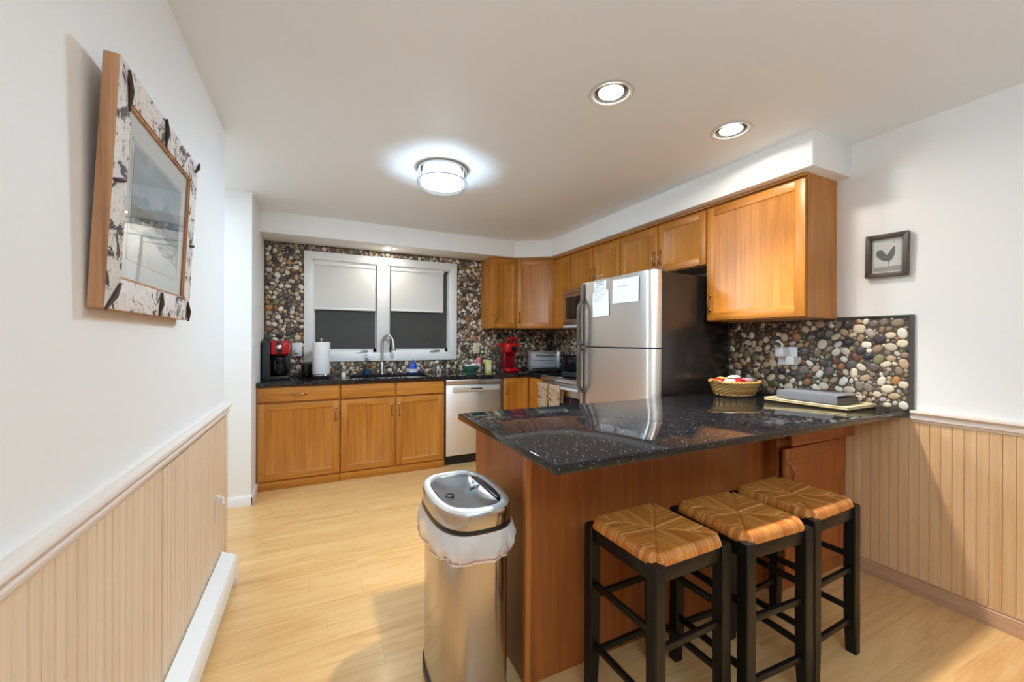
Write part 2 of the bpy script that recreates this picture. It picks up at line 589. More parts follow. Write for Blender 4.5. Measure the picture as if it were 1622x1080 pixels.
# window opening (rough hole behind the casing)
WX0, WX1, WZ0, WZ1 = -0.114, 1.462, 1.053, 2.16
HX0, HX1, HZ0, HZ1 = -0.04, 1.39, 1.12, 2.09
b = B()
b.box(XL, YW, 0, HX0, YW + .14, ZC + .02).box(HX1, YW, 0, XR, YW + .14, ZC + .02)
b.box(HX0, YW, 0, HX1, YW + .14, HZ0).box(HX0, YW, HZ1, HX1, YW + .14, ZC + .02)
struct('wall_back', b, 'wall')

SOF = [(XL, YW), (XL, 4.12), (2.03, 4.12), (2.371, 3.88), (2.371, 1.232), (XR, 1.232), (XR, YW)]
struct('soffit', B().prism(SOF, ZS, ZC + .01, bev=0.003), 'wall')

# ---- window
def window():
    cs = B()
    y0, y1 = YW - .024, YW + .012
    w = 0.082
    def mitre(pts, bev=0.005):
        cs.prism(pts, y0, y1, 'y', bev=bev)
    mitre([(WX0, WZ0), (WX0 + w, WZ0 + w), (WX0 + w, WZ1 - w), (WX0, WZ1)])
    mitre([(WX1, WZ0), (WX1, WZ1), (WX1 - w, WZ1 - w), (WX1 - w, WZ0 + w)])
    mitre([(WX0, WZ1), (WX0 + w, WZ1 - w), (WX1 - w, WZ1 - w), (WX1, WZ1)])
    mitre([(WX0, WZ0), (WX1, WZ0), (WX1 - w, WZ0 + w), (WX0 + w, WZ0 + w)])
    root = struct('window_1', cs, 'trimw')
    jb = B()
    a, bb, c, d = WX0 + w - .004, WX1 - w + .004, WZ0 + w - .004, WZ1 - w + .004
    jb.box(a - .004, YW, c, a + .014, YW + .12, d).box(bb - .014, YW, c, bb + .004, YW + .12, d)
    jb.box(a, YW, d - .014, bb, YW + .12, d + .004).box(a, YW, c - .004, bb, YW + .12, c + .014)
    obj('jamb', jb, 'trimw', root)
    obj('mullion', BOX(.578, YW - .012, c, .709, YW + .11, d, bev=.004), 'trimw', root)
    for x0, x1 in ((a + .012, .578), (.709, bb - .012)):
        s = B()
        f = .03
        s.box(x0, YW + .05, c + .012, x0 + f, YW + .09, d - .012).box(x1 - f, YW + .05, c + .012, x1, YW + .09, d - .012)
        s.box(x0, YW + .05, d - .012 - f, x1, YW + .09, d - .012).box(x0, YW + .05, c + .012, x1, YW + .09, c + .012 + f + .012)
        sash = obj('sash', s, 'trimw', root)
        obj('pane', BOX(x0 + f - .004, YW + .072, c + .03, x1 - f + .004, YW + .076, d - .03), 'glass', sash)
        obj('insect_screen', BOX(x0 + .012, YW + .044, c + .05, x1 - .012, YW + .046, d - .03), 'screen', root)
        xm = x0 + (x1 - x0) * (.80 if x0 < .3 else .79)
        cr = B().box(xm - .035, YW - .006, c + .016, xm + .035, YW + .04, c + .03, bev=.005)
        cr.tube([(xm + .02, YW - .004, c + .028), (xm - .02, YW - .022, c + .024), (xm - .085, YW - .02, c + .018)], [.007, .006, .005], 8)
        obj('crank', cr, 'nickel', root, label='metal crank handle')
    return a, bb, c, d
WA, WBx, WC, WD = window()
def shade(x0, x1, zb, label):
    t = empty('window_shade', ((x0 + x1) / 2, YW + .02, zb), label, 'window shade', 'cellular shades in the kitchen window')
    obj('headrail', BOX(x0, YW + .002, WD - .05, x1, YW + .04, WD - .012, bev=.003), 'trimw', t)
    pts_f, pts_b = [], []
    n = 46
    z0, z1 = zb + .02, WD - .05
    for i in range(n + 1):
        z = z0 + (z1 - z0) * i / n
        o = .0008 * (1 if i % 2 else -1)
        pts_f.append((YW + .012 + o, z))
        pts_b.append((YW + .026 - o, z))
    poly = pts_f + pts_b[::-1]
    obj('fabric', B().prism(poly, x0 + .004, x1 - .004, 'x'), 'shade_cloth', t, angle=20)
    obj('bottom_rail', BOX(x0 + .003, YW + .006, zb, x1 - .003, YW + .034, zb + .022, bev=.004), 'trimw', t)
shade(-.026, .566, 1.582, 'white cellular shade half lowered in the left casement of the window')
shade(.722, 1.312, 1.59, 'white cellular shade half lowered in the right casement of the window')

# ---- wainscot
BEAD = 0.0395
def beads(y0, y1, z0, z1, xw, dirx, t=0.011):
    """tongue-and-groove boarding on a wall that runs along y"""
    b = B()
    prof = []
    y = y0
    while y < y1 - 1e-4:
        e = min(y + BEAD, y1)
        g = .0035
        prof += [(y, t * .62), (y + .0006, t * .62), (y + .0022, t), (y + g + .0015, t), (y + g + .003, t * .9), (y + g + .0045, t), (e - .0012, t), (e, t * .62)]
        y = e
    pl = [(xw, y0)] + [(xw + dirx * d, yy) for yy, d in prof] + [(xw, y1)]
    n = len(pl)
    lo = [b.bm.verts.new((x, yy, z0)) for x, yy in pl]
    hi = [b.bm.verts.new((x, yy, z1)) for x, yy in pl]
    for i in range(n):
        j = (i + 1) % n
        b.bm.faces.new((lo[i], lo[j], hi[j], hi[i]))
    return b
DY0, DY1 = 1.64, 2.60
w = struct('trim_1', beads(YB, 1.632, .0, .885, XL, 1), 'pickled_z', label='vertical beadboard wainscot on the left wall')
d1 = struct('door_1', beads(DY0, DY1, .12, .865, XL, 1, .013), 'pickled_z', label='beadboard access panel in the left wainscot')
lt = B().box(XL + .01, 2.398, .478, XL + .026, 2.424, .512, bev=.004).tube([(XL + .026, 2.41, .50), (XL + .04, 2.408, .497), (XL + .042, 2.395, .47)], .005, 8)
lt.tube([(XL + .016, 2.376, .50), (XL + .016, 2.374, .40)], .003, 6)
obj('latch', lt, 'white', d1, label='small white latch')
struct('trim_2', BOX(XL, 2.602, .0, XL + .018, YLE + .006, .885, bev=.003), 'pickled_z', label='end board of the left wainscot')
def rail(y0, y1, xw, dx, zt):
    prof = [(0, zt), (.036, zt), (.038, zt - .004), (.038, zt - .010), (.030, zt - .015), (.022, zt - .024), (.022, zt - .030), (.026, zt - .034),
            (.026, zt - .042), (.018, zt - .048), (.015, zt - .058), (0, zt - .058)]
    return B().prism([(xw + dx * u, z) for u, z in prof], y0, y1, 'y')
struct('trim_3', rail(YB, YLE + .012, XL, 1, .928), 'pickled_y', label='pale chair rail along the left wall')
struct('trim_4', beads(YB, 1.262, .0, .885, XR, -1), 'pickled_r', label='vertical beadboard wainscot on the right wall')
struct('trim_5', rail(YB, .962, XR, -1, .93), 'pickled_y', label='pale chair rail along the right wall')
def baseb(y0, y1, xw, dx, h=.078):
    prof = [(0, 0), (.022, 0), (.022, .022), (.017, .03), (.016, h - .02), (.011, h - .014), (.013, h - .008), (.009, h), (0, h)]
    return B().prism([(xw + dx * u, z) for u, z in prof], y0, y1, 'y')
struct('baseboard_right', baseb(YB, 1.23, XR, -1, .085), wood('baseboard_pine', 'y', srgb(176, 136, 102), srgb(194, 154, 120), srgb(208, 170, 136)))
def basex(x0, x1, yw, h=.075):
    return B().prism([(yw - u, z) for u, z in [(0, 0), (.014, 0), (.014, h - .012), (.008, h), (0, h)]], x0, x1, 'x')
struct('baseboard_hallway', basex(-2.2, XL + .014, YST), 'trimw')
struct('baseboard_corner', BOX(XL, YST - .014, 0, XL + .014, 3.955, .075, bev=.003), 'trimw')

struct('trim_6', BOX(XL, 1.628, .12, XL + .004, 1.644, .87), 'dark_grey', label='dark strip standing for the shade in the gap beside the access panel')  # dark backing put in for the shade inside the panel gap
# ---- electric baseboard heater on the left wall
def heater():
    y0, y1 = -.6, 2.515
    t = empty('baseboard_heater', (XL + .05, 1.2, .0), 'long white baseboard heater on the floor along the left wainscot', 'heater')
    x = XL + .018
    body = [(x, .03), (x + .05, .03), (x + .058, .04), (x + .058, .075), (x + .05, .085), (x + .05, .088), (x + .066, .098), (x + .066, .142), (x + .058, .158), (x, .186)]
    obj('housing', B().prism(body, y0, y1 - .012, 'y'), 'trimw', t)
    obj('end_cap', B().prism([(x - .002, .0), (x + .062, .0), (x + .068, .006), (x + .068, .146), (x + .06, .16), (x - .002, .189)], y1 - .012, y1, 'y', bev=.003), 'trimw', t)
    obj('slot', B().prism([(x + .0505, .078), (x + .0525, .078), (x + .0525, .094), (x + .0505, .094)], y0, y1 - .013, 'y'), 'dark_grey', t, label='dark air slot')
    obj('foot', BOX(x, y0 + .1, 0, x + .045, y1 - .1, .031), 'dark_grey', t)
heater()

# ================================================================ pebble walls
PEB = [((226, 210, 184), 27), ((238, 230, 214), 18), ((196, 170, 136), 14), ((176, 150, 122), 10), ((150, 128, 106), 10), ((128, 118, 108), 9),
       ((104, 94, 88), 9), ((166, 112, 66), 5), ((196, 136, 78), 4), ((124, 74, 56), 5), ((70, 64, 66), 7), ((52, 50, 60), 5), ((132, 130, 92), 4), ((92, 96, 84), 3), ((206, 190, 190), 3)]
PEBW = [w for _, w in PEB]
def pack(W, H, hole, rng, sizes):
    cell = .034
    grid = {}
    out = []
    def near(x, y):
        i, j = int(x / cell), int(y / cell)
        for a in (i - 1, i, i + 1):
            for c in (j - 1, j, j + 1):
                yield from grid.get((a, c), ())
    for L, tries in sizes:
        for _ in range(int(tries * W * H)):
            la = L * rng.uniform(.85, 1.15)
            sb = la * rng.uniform(.6, .88)
            x, y = rng.uniform(0, W), rng.uniform(0, H)
            if x < sb or y < sb or x > W - sb or y > H - sb:
                continue
            if hole and hole[0] - sb < x < hole[2] + sb and hole[1] - sb < y < hole[3] + sb:
                continue
            th = rng.uniform(0, pi)
            d = la - sb
            cs = [(x + d * k * cos(th), y + d * k * sin(th)) for k in (-1, 0, 1)]
            ok = True
            for cx, cy in cs:
                if not (sb * .9 < cx < W - sb * .9 and sb * .9 < cy < H - sb * .9):
                    ok = False
                    break
                for qx, qy, qr in near(cx, cy):
                    if (qx - cx) ** 2 + (qy - cy) ** 2 < (qr + sb) ** 2 * .86:
                        ok = False
                        break
                if not ok:
                    break
            if ok:
                out.append((x, y, la, sb, th))
                for cx, cy in cs:
                    grid.setdefault((int(cx / cell), int(cy / cell)), []).append((cx, cy, sb))
    return out
def pebbles(o, u, v, n, W, H, hole=None, seed=1, seg=12):
    rng = random.Random(seed)
    b = B()
    lay = b.tone()
    o, u, v, n = Vector(o), Vector(u), Vector(v), Vector(n)
    for x, y, la, sb, th in pack(W, H, hole, rng, [(.027, 900), (.022, 2600), (.017, 6000), (.012, 9000), (.008, 7000)]):
        c = rng.choices(PEB, PEBW)[0][0]
        k = rng.uniform(.8, 1.08)
        if la < .013:
            k *= .75
        col = (*[min(q * k, 1) for q in srgb(*c)], 1)
        h = min(.0065, sb * .36)
        e = rng.uniform(2.0, 2.6)
        rs = []
        for fr, hz in ((1.0, 0.0), (.97, .35), (.8, .78), (.45, .98)):
            ring = []
            for i in range(seg):
                a = TAU * i / seg
                ca, sa = cos(a), sin(a)
                pu = la * math.copysign(abs(ca) ** (2 / e), ca) * fr
                pv = sb * math.copysign(abs(sa) ** (2 / e), sa) * fr
                qx, qy = x + pu * cos(th) - pv * sin(th), y + pu * sin(th) + pv * cos(th)
                ring.append(tuple(o + u * qx + v * qy + n * (h * hz)))
            rs.append(ring)
        for r in b.rings(rs, False, True):
            for vv in r:
                vv[lay] = col
    return b
# wall behind the sink
t = empty('pebble_backsplash', (XL, YW, ZCT), 'river pebble mosaic covering the wall around the kitchen window', 'backsplash')
b = B()
GY = YW - .008
hx0, hx1, hz0, hz1 = WX0 - .002, WX1 + .002, WZ0 - .002, WZ1 + .002
GB = YW - .001
b.box(XL + .002, GY, ZCT, hx0, GB, ZS - .001).box(hx1, GY, ZCT, XR - .002, GB, ZS - .001).box(hx0, GY, ZCT, hx1, GB, hz0).box(hx0, GY, hz1, hx1, GB, ZS - .001)
obj('grout', b, 'grout', t)
obj('pebbles', pebbles((XL + .004, GY, ZCT), (1, 0, 0), (0, 0, 1), (0, -1, 0), XR - XL - .012, ZS - ZCT, (WX0 - XL, WZ0 - ZCT, WX1 - XL, WZ1 - ZCT), 3, 10), 'pebble', t, angle=80)
# beside the range and behind the peninsula
t = empty('pebble_backsplash', (XR, 3.6, ZCT), 'river pebble mosaic on the wall beside the toaster oven and range', 'backsplash')
obj('grout', BOX(XR - .006, 2.80, ZCT, XR - .001, YW - .018, ZU - .002), 'grout', t)
obj('pebbles', pebbles((XR - .006, 2.80, ZCT), (0, 1, 0), (0, 0, 1), (-1, 0, 0), YW - 2.83, ZU - ZCT, None, 5, 10), 'pebble', t, angle=80)
PY0, PY1 = .962, 1.99
t = empty('pebble_backsplash', (XR, 1.5, ZP), 'river pebble mosaic with dark edging above the peninsula end', 'backsplash')
obj('grout', BOX(XR - .006, PY0, ZP, XR - .001, PY1, ZU - .002), 'grout', t)
obj('pebbles', pebbles((XR - .006, PY0 + .012, ZP), (0, 1, 0), (0, 0, 1), (-1, 0, 0), PY1 - PY0 - .012, ZU - ZP - .004, None, 12, 16), 'pebble', t, angle=80)
b = B().box(XR - .014, PY0 - .006, ZP, XR - .001, PY0 + .008, ZU + .006).box(XR - .014, PY0 + .008, ZU - .002, XR - .001, 1.296, ZU + .006)
obj('edging', b, 'dark_grey', t, label='thin dark edge trim')

# ================================================================ cabinets
def place(o, ang):
    return Matrix.Translation(o) @ Matrix.Rotation(ang, 4, 'Z')
# local frame of a front: u along +x, outward normal -y, z up.  ang 0 faces -y; ang -90 deg faces -x (u runs towards -y)
def rail_axis(ang):
    return 'oak_x' if abs(ang) < .3 else 'oak_y'
def add_pull(par, P, u, z, vertical, mat='brass', L=.1):
    b = B()
    h = L / 2
    pts = []
    for s in (-1, -.8, -.5, 0, .5, .8, 1):
        pts.append((s * h, -.004 - .024 * (1 - s * s) ** .6 if abs(s) < 1 else -.002))
    path = [((u, y, z + a) if vertical else (u + a, y, z)) for a, y in pts]
    b.tube(path, [.006, .005, .0042, .006, .0042, .005, .006], 8)
    for s in (-1, 1):
        c = (u, -.002, z + s * h) if vertical else (u + s * h, -.002, z)
        b.lathe([(.012, .002), (.012, -.002), (.007, -.006), (.001, -.008)], c, 12, 'y')
    b.xform(P)
    obj('pull', b, mat, par, label='antique brass pull')
def door(par, P, ang, u0, u1, z0, z1, pull=None, t=.02, st=.055, name='door', dark=False):
    """framed door with a flat recessed panel"""
    i0, i1, j0, j1 = u0 + st, u1 - st, z0 + st, z1 - st
    m = .009
    b = B()
    # flat panel with a small sloped moulding inside the frame
    ring = lambda a, y: [(i0 + a, y, j0 + a), (i1 - a, y, j0 + a), (i1 - a, y, j1 - a), (i0 + a, y, j1 - a)]
    b.rings([ring(-.006, -.003), ring(-.006, -t + .005), ring(0, -t + .004), ring(m, -t + .0095)])
    b.xform(P)
    wz, wr = ('panel_z', 'panel_x') if dark else ('oak_z', rail_axis(ang))
    d = obj(name, b, wz, par)
    for a in (u0, u1 - st):
        obj('stile', B().box(a, -t, z0, a + st, 0, z1, bev=.0035).xform(P), wz, d)
    for a in (z0, z1 - st):
        obj('rail', B().box(i0 - .001, -t + .001, a, i1 + .001, -.001, a + st, bev=.003).xform(P), wr, d)
    if pull:
        side, vert = pull
        u = u0 + st * .5 if side == 'l' else u1 - st * .5
        z = {'t': z1 - .12, 'b': z0 + .12, 'm': (z0 + z1) / 2}[vert]
        add_pull(d, P @ Matrix.Translation((0, -t, 0)), u, z, True)
    return d
def drawer(par, P, ang, u0, u1, z0, z1, pull=True, t=.02, name='drawer', mat=None):
    b = B().box(u0, -t, z0, u1, 0, z1, bev=.005, seg=3)
    b.xform(P)
    d = obj(name, b, mat or rail_axis(ang), par)
    if pull:
        add_pull(d, P @ Matrix.Translation((0, -t, 0)), (u0 + u1) / 2, (z0 + z1) / 2, False)
    return d

BF = 3.964           # face of the base cabinets under the window
P0 = place((0, BF, 0), 0)
ZB = ZCT - .03 - .001
# drawer base at the left end
t = empty('base_cabinet', (-.13, BF + .25, 0), 'oak base cabinet at the left end, with one wide drawer above one door', 'cabinet')
obj('carcass', BOX(XL + .004, BF, .0, .192, YW - .008, ZB), 'oak_z', t)
obj('toe_board', BOX(XL + .006, BF - .012, 0, .191, BF, .07, bev=.003), 'oak_x', t)
drawer(t, P0, 0, -.442, .186, .748, .872)
door(t, P0, 0, -.442, .186, .082, .732, ('r', 't'))
# sink base
t = empty('base_cabinet', (.68, BF + .25, 0), 'oak sink base cabinet under the window with two false drawer fronts and two doors', 'cabinet')
b = B().box(.194, BF, 0, .21, YW - .008, ZB).box(1.148, BF, 0, 1.164, YW - .008, ZB).box(.21, BF, 0, 1.148, YW - .008, .08)
b.box(.21, BF, .08, 1.148, BF + .018, ZB).box(.21, YW - .02, .08, 1.148, YW - .008, ZB)
obj('carcass', b, 'oak_z', t)
obj('toe_board', BOX(.195, BF - .012, 0, 1.163, BF, .07, bev=.003), 'oak_x', t)
drawer(t, P0, 0, .202, .674, .748, .872, False, name='false_drawer_front')
drawer(t, P0, 0, .690, 1.158, .748, .872, False, name='false_drawer_front')
door(t, P0, 0, .202, .674, .082, .732, ('r', 't'))
door(t, P0, 0, .690, 1.158, .082, .732, ('l', 't'))
# dishwasher
def dishwasher():
    x0, x1 = 1.172, 1.806
    t = empty('dishwasher', ((x0 + x1) / 2, BF + .25, 0), 'stainless steel dishwasher between the sink cabinet and the corner cabinet', 'dishwasher')
    obj('body', BOX(x0 + .004, BF + .002, .1, x1 - .004, YW - .02, ZB - .004), 'dark_grey', t)
    obj('kick_plate', BOX(x0 + .004, BF + .03, .0, x1 - .004, BF + .06, .1), 'black', t)
    obj('front_panel', BOX(x0 + .002, BF - .03, .105, x1 - .03, BF, .82, bev=.004), 'steel', t)
    obj('side_strip', BOX(x1 - .029, BF - .024, .105, x1 - .002, BF, .872, bev=.003), 'dark_grey', t)
    obj('control_strip', BOX(x0 + .002, BF - .03, .826, x1 - .03, BF, .874, bev=.004), 'steel_h', t)
    h = obj('handle', BOX(x0 + .07, BF - .052, .752, x1 - .045, BF - .028, .806, bev=.008, seg=3), plain('pale_steel_handle', (.74, .74, .73), .3, .6), t)
    obj('pocket', BOX((x0 + x1) / 2 - .06, BF - .0535, .772, (x0 + x1) / 2 + .07, BF - .05, .786, bev=.002), 'black', h)
dishwasher()
# corner base, two fronts at right angles
XRF = 2.146
t = empty('base_cabinet', (2.2, 4.2, 0), 'oak corner base cabinet with two narrow doors meeting at the inside corner', 'cabinet')
obj('carcass', B().prism([(1.81, YW - .008), (1.81, BF), (XRF, BF), (XRF, 3.612), (XR - .008, 3.612), (XR - .008, YW - .008)], 0, ZB), 'oak_z', t)
door(t, P0, 0, 1.818, 2.118, .082, .872, ('l', 't'))
PR = place((XRF, BF - .022, 0), -pi / 2)
door(t, PR, -pi / 2, .002, .326, .082, .872, None)

# worktop with the sink cut-out
SX0, SX1, SY0, SY1 = .30, 1.04, 4.03, 4.40
def worktop():
    z0, z1 = ZCT - .03, ZCT
    b = B()
    y0 = 3.924
    xs = [XL + .002, SX0, SX1, 2.106]
    b.box(XL + .002, y0, z0, SX0, YW - .008, z1).box(SX1, y0, z0, 2.106, YW - .008, z1)
    b.box(SX0, y0, z0, SX1, SY0, z1).box(SX0, SY1, z0, SX1, YW - .008, z1)
    b.box(2.106, 3.612, z0, XR - .008, YW - .008, z1)
    bmesh.ops.remove_doubles(b.bm, verts=b.bm.verts[:], dist=.0001)
    return tag(obj('worktop', b, 'granite'), 'black granite worktop running under the window into the corner', 'worktop')
worktop()
def sink():
    t = empty('sink', ((SX0 + SX1) / 2, (SY0 + SY1) / 2, ZCT - .2), 'stainless undermount sink below the kitchen window', 'sink')
    b = B()
    def ring(x0, y0, x1, y1, z, r):
        pts = []
        for cx, cy, a0 in ((x1 - r, y1 - r, 0), (x0 + r, y1 - r, pi / 2), (x0 + r, y0 + r, pi), (x1 - r, y0 + r, 1.5 * pi)):
            pts += [(cx + r * cos(a0 + k * pi / 8), cy + r * sin(a0 + k * pi / 8), z) for k in range(5)]
        return pts
    z = ZCT - .031
    b.rings([ring(SX0 - .012, SY0 - .012, SX1 + .012, SY1 + .012, z, .04), ring(SX0 + .004, SY0 + .004, SX1 - .004, SY1 - .004, z, .04),
             ring(SX0 + .01, SY0 + .01, SX1 - .01, SY1 - .01, z - .15, .04), ring(SX0 + .04, SY0 + .04, SX1 - .04, SY1 - .04, z - .18, .04)], False, True)
    obj('basin', b, 'steel_h', t)
    obj('drain', B().lathe([(.045, z - .1795), (.045, z - .176), (.03, z - .177)], ((SX0 + SX1) / 2, (SY0 + SY1) / 2, 0), 20), 'chrome', t)
sink()
def faucet():
    x, y = .628, 4.44
    t = empty('faucet', (x, y, ZCT), 'brushed nickel gooseneck faucet behind the sink', 'faucet')
    obj('base', B().lathe([(.03, ZCT), (.03, ZCT + .008), (.024, ZCT + .014), (.022, ZCT + .1), (.015, ZCT + .12)], (x, y, 0), 20), 'nickel', t)
    R_ = .062
    pts = [(x, y, ZCT + .1), (x, y, ZCT + .2), (x, y, ZCT + .33)]
    dx, dy = .8, -.6
    for k in range(1, 11):
        a = pi - pi * .93 * k / 10
        q = R_ + R_ * cos(a)
        pts.append((x + q * dx, y + q * dy, ZCT + .33 + R_ * 1.3 * sin(a)))
    l = Vector(pts[-1]); 
    obj('spout', B().tube(pts, .013, 12), 'nickel', t)
    e = l + Vector((.01, -.008, -.1))
    obj('spray_head', B().tube([l, l.lerp(e, .3), l.lerp(e, .7), e], [.0135, .016, .018, .0185], 14), 'nickel', t)
    obj('lever', B().tube([(x + .02, y, ZCT + .075), (x + .045, y - .005, ZCT + .085), (x + .095, y - .015, ZCT + .12)], [.009, .007, .005], 10), 'nickel', t)
faucet()

# ---- wall cabinets
def upper(label, poly, z0, z1, loc, molding=None):
    t = empty('wall_cabinet', (*loc, z0), label, 'cabinet')
    obj('carcass', B().prism(poly, z0, z1), 'oak_z', t)
    return t
UF = 2.457       # face frame plane of the uppers on the right wall
ZD = 2.192       # top of the doors
t = upper('narrow oak wall cabinet right of the window', [(1.764, YW - .016), (1.764, 4.182), (2.088, 4.182), (2.088, YW - .016)], ZU, ZS - .001, (1.92, 4.3))
door(t, place((0, 4.182, 0), 0), 0, 1.782, 2.084, ZU + .006, ZD + .01, ('l', 'b'))
t = upper('diagonal oak corner wall cabinet above the toaster oven', [(2.09, YW - .016), (2.09, 4.182), (UF, 3.952), (XR - .016, 3.952), (XR - .016, YW - .016)], ZU, ZS - .001, (2.4, 4.2))
dd = Vector((UF - 2.09, 3.952 - 4.182, 0)); ang = math.atan2(dd.y, dd.x)
Pd = place((2.09, 4.182, 0), ang)
door(t, Pd, ang, .006, dd.length - .006, ZU + .006, ZD + .01, ('l', 'b'))
PU = lambda y: place((UF, y, 0), -pi / 2)
def right_upper(label, y0, y1, z0, doors, pulls, name='wall_cabinet'):
    """y0 is the far end, y1 the near end"""
    t = empty(name, ((UF + XR) / 2, (y0 + y1) / 2, z0), label, 'cabinet')
    obj('carcass', BOX(UF, y1, z0, XR - .008, y0, ZS - .001), 'oak_z', t)
    obj('top_molding', BOX(UF - .024, y1 + (.0 if y1 > 1.4 else -.006), ZS - .018, UF, y0, ZS - .001, bev=.004), 'oak_y', t)
    P = PU(y0)
    W = y0 - y1
    n = doors
    for k in range(n):
        door(t, P, -pi / 2, .004 + k * W / n, (k + 1) * W / n - .004, z0 + .006, ZD, pulls[k])
    return t
right_upper('tall narrow oak wall cabinet between the corner cabinet and the microwave', 3.948, 3.606, ZU, 1, [None])
right_upper('short two-door oak wall cabinet above the microwave', 3.604, 2.824, 1.806, 2, [('r', 'b'), ('l', 'b')])
right_upper('short two-door oak wall cabinet above the refrigerator', 2.822, 1.936, 1.81, 2, [('r', 'b'), ('l', 'b')])
right_upper('large single-door oak wall cabinet over the peninsula, nearest the rooster picture', 1.934, 1.299, ZU, 1, [('l', 'b')])

# ---- peninsula
PX0, PYF, PYB = .70, 1.315, 1.84
t = empty('peninsula_cabinet', (1.4, 1.6, 0), 'brown oak veneer peninsula base under the speckled granite counter, behind the stools', 'cabinet')
ZPB = ZP - .031
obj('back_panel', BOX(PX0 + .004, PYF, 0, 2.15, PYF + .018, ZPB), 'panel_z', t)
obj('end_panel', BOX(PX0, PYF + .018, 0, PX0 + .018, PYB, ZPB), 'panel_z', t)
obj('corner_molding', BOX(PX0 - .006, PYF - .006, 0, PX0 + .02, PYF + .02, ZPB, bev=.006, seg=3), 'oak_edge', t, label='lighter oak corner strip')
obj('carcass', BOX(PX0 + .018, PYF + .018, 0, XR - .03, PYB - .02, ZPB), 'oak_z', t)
CY0 = 1.25
t = empty('base_cabinet', (2.43, CY0, 0), 'oak base cabinet beside the right wainscot, drawer a little open and door ajar', 'cabinet')
obj('carcass', BOX(2.10, CY0, 0, XR - .0125, PYF - .001, ZPB), 'panel_z', t)  # darker veneer here paints in the shadow this cabinet stands in
P = place((0, CY0, 0), 0)
obj('drawer_box', BOX(2.2, CY0 - .03, .77, 2.68, CY0 + .01, .862), 'panel_z', t)
drawer(t, place((0, CY0 - .032, 0), 0), 0, 2.142, 2.728, .752, .876, mat='panel_x')
hx, hy = 2.70, CY0 - .001
Ph = place((hx, hy, 0), radians(1.6)) @ Matrix.Translation((-hx, 0, 0))
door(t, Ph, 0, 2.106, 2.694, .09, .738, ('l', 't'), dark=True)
# its worktop
def counter_top():
    b = B().prism([(.616, .973), (XR - .002, .973), (XR - .002, 1.864), (.616, 1.864)], ZP - .03, ZP, bev=.004)
    return tag(obj('countertop', b, 'granite'), 'black speckled granite peninsula counter overhanging the stools', 'countertop')
counter_top()

# ================================================================ appliances
def fridge():
    y0, y1, zt, zs = 1.962, 2.786, 1.75, 1.229
    xf = 1.972
    t = empty('refrigerator', (2.35, (y0 + y1) / 2, 0), 'stainless steel top-freezer refrigerator with black sides beside the peninsula', 'refrigerator')
    obj('cabinet_case', BOX(xf + .085, y0 + .004, .03, XR - .04, y1 - .004, zt - .012, bev=.006), 'fridge_side', t)
    obj('kick_grille', BOX(xf + .07, y0 + .02, 0, xf + .12, y1 - .02, .07), 'black', t)
    obj('hinge_cover', BOX(xf + .03, y0 + .015, zt - .011, xf + .13, y0 + .09, zt + .012, bev=.006), 'dark_grey', t)
    def dr(z0, z1, name):
        pts = [(xf + .078, y0)]
        R_ = .07
        pts += [(xf + R_ * (1 - sin(a)) * 1.0, y0 + R_ * .9 * (1 - cos(a))) for a in [k * pi / 2 / 9 for k in range(10)]]
        n = 16
        for k in range(1, n):
            s = k / n
            pts.append((xf - .004 * sin(pi * s), y0 + R_ * .9 + (y1 - .02 - y0 - R_ * .9) * s))
        pts += [(xf + .003, y1 - .012), (xf + .012, y1), (xf + .078, y1)]
        d = obj(name, B().prism(pts, z0, z1), 'steel', t, angle=50)
        obj('gasket', BOX(xf + .078, y0 + .012, z0 + .008, xf + .086, y1 - .012, z1 - .008), 'black', d)
        return d
    fd = dr(zs + .005, zt, 'freezer_door')
    md = dr(.08, zs - .005, 'fridge_door')
    yh = y1 - .075
    for d, za, zb, zend in ((fd, zs + .01, 1.615, zt - .01), (md, zs - .01, .86, .76)):
        sgn = 1 if zb > za else -1
        p = []
        for s in [k / 14 for k in range(15)]:
            e = min(1, s * 5) if True else 1
            off = .052 * (1 - max(0, (s - .78) / .22) ** 1.6) * min(1, .75 + s * 3)
            p.append((xf - .008 - off, yh, za + (zb - za) * s))
        b = B().tube(p, [.015] + [.013] * 13 + [.015], 10)
        b.box(xf - .012, yh - .011, min(zb, zend), xf + .006, yh + .011, max(zb, zend), bev=.004)
        b.box(xf - .009, yh - .006, min(za, zb), xf + .004, yh + .006, max(za, zb), bev=.003)
        b.tube([(xf + .004, yh, za + sgn * .012), (xf - .048, yh, za + sgn * .012)], .013, 10)
        obj('handle', b, 'dark_grey', d, label='dark grey bowed door handle')
    return xf
XF = fridge()
def sheet(label, y0, y1, z0, z1, off, lines, tilt=0):
    c = Vector((XF - .0065 - off, (y0 + y1) / 2, (z0 + z1) / 2))
    t = empty('paper_note', tuple(c), label, 'paper')
    W, H = abs(y1 - y0), z1 - z0
    Rm = Matrix.Rotation(tilt, 4, 'X')
    obj('sheet', BOX(-.0006, -W / 2, -H / 2, .0006, W / 2, H / 2, mat=Rm), 'paper', t, local=True)
    b = B()
    rng = random.Random(len(label))
    for zz, w0, w1, h in lines:
        x = w0
        while x < w1 - .02:
            e = min(w1, x + rng.uniform(.05, .13))
            b.box(-.0011, -W * (x - .5), H * (zz - h), -.0005, -W * (e - .5), H * (zz), mat=Rm)
            x = e + .025
    if lines:
        obj('writing', b, 'print_grey', t, local=True)
tx = [(.9 - .075 * k, .12, .5 + .38 * ((k * 37) % 10) / 10, .016) for k in range(3, 11)]
sheet('white printed notice at the upper left of the freezer door, under a longer sheet', 2.575, 2.425, 1.60, 1.735, .0, [(.86, .2, .8, .05), (.66, .15, .85, .04), (.5, .15, .8, .04)], .0)
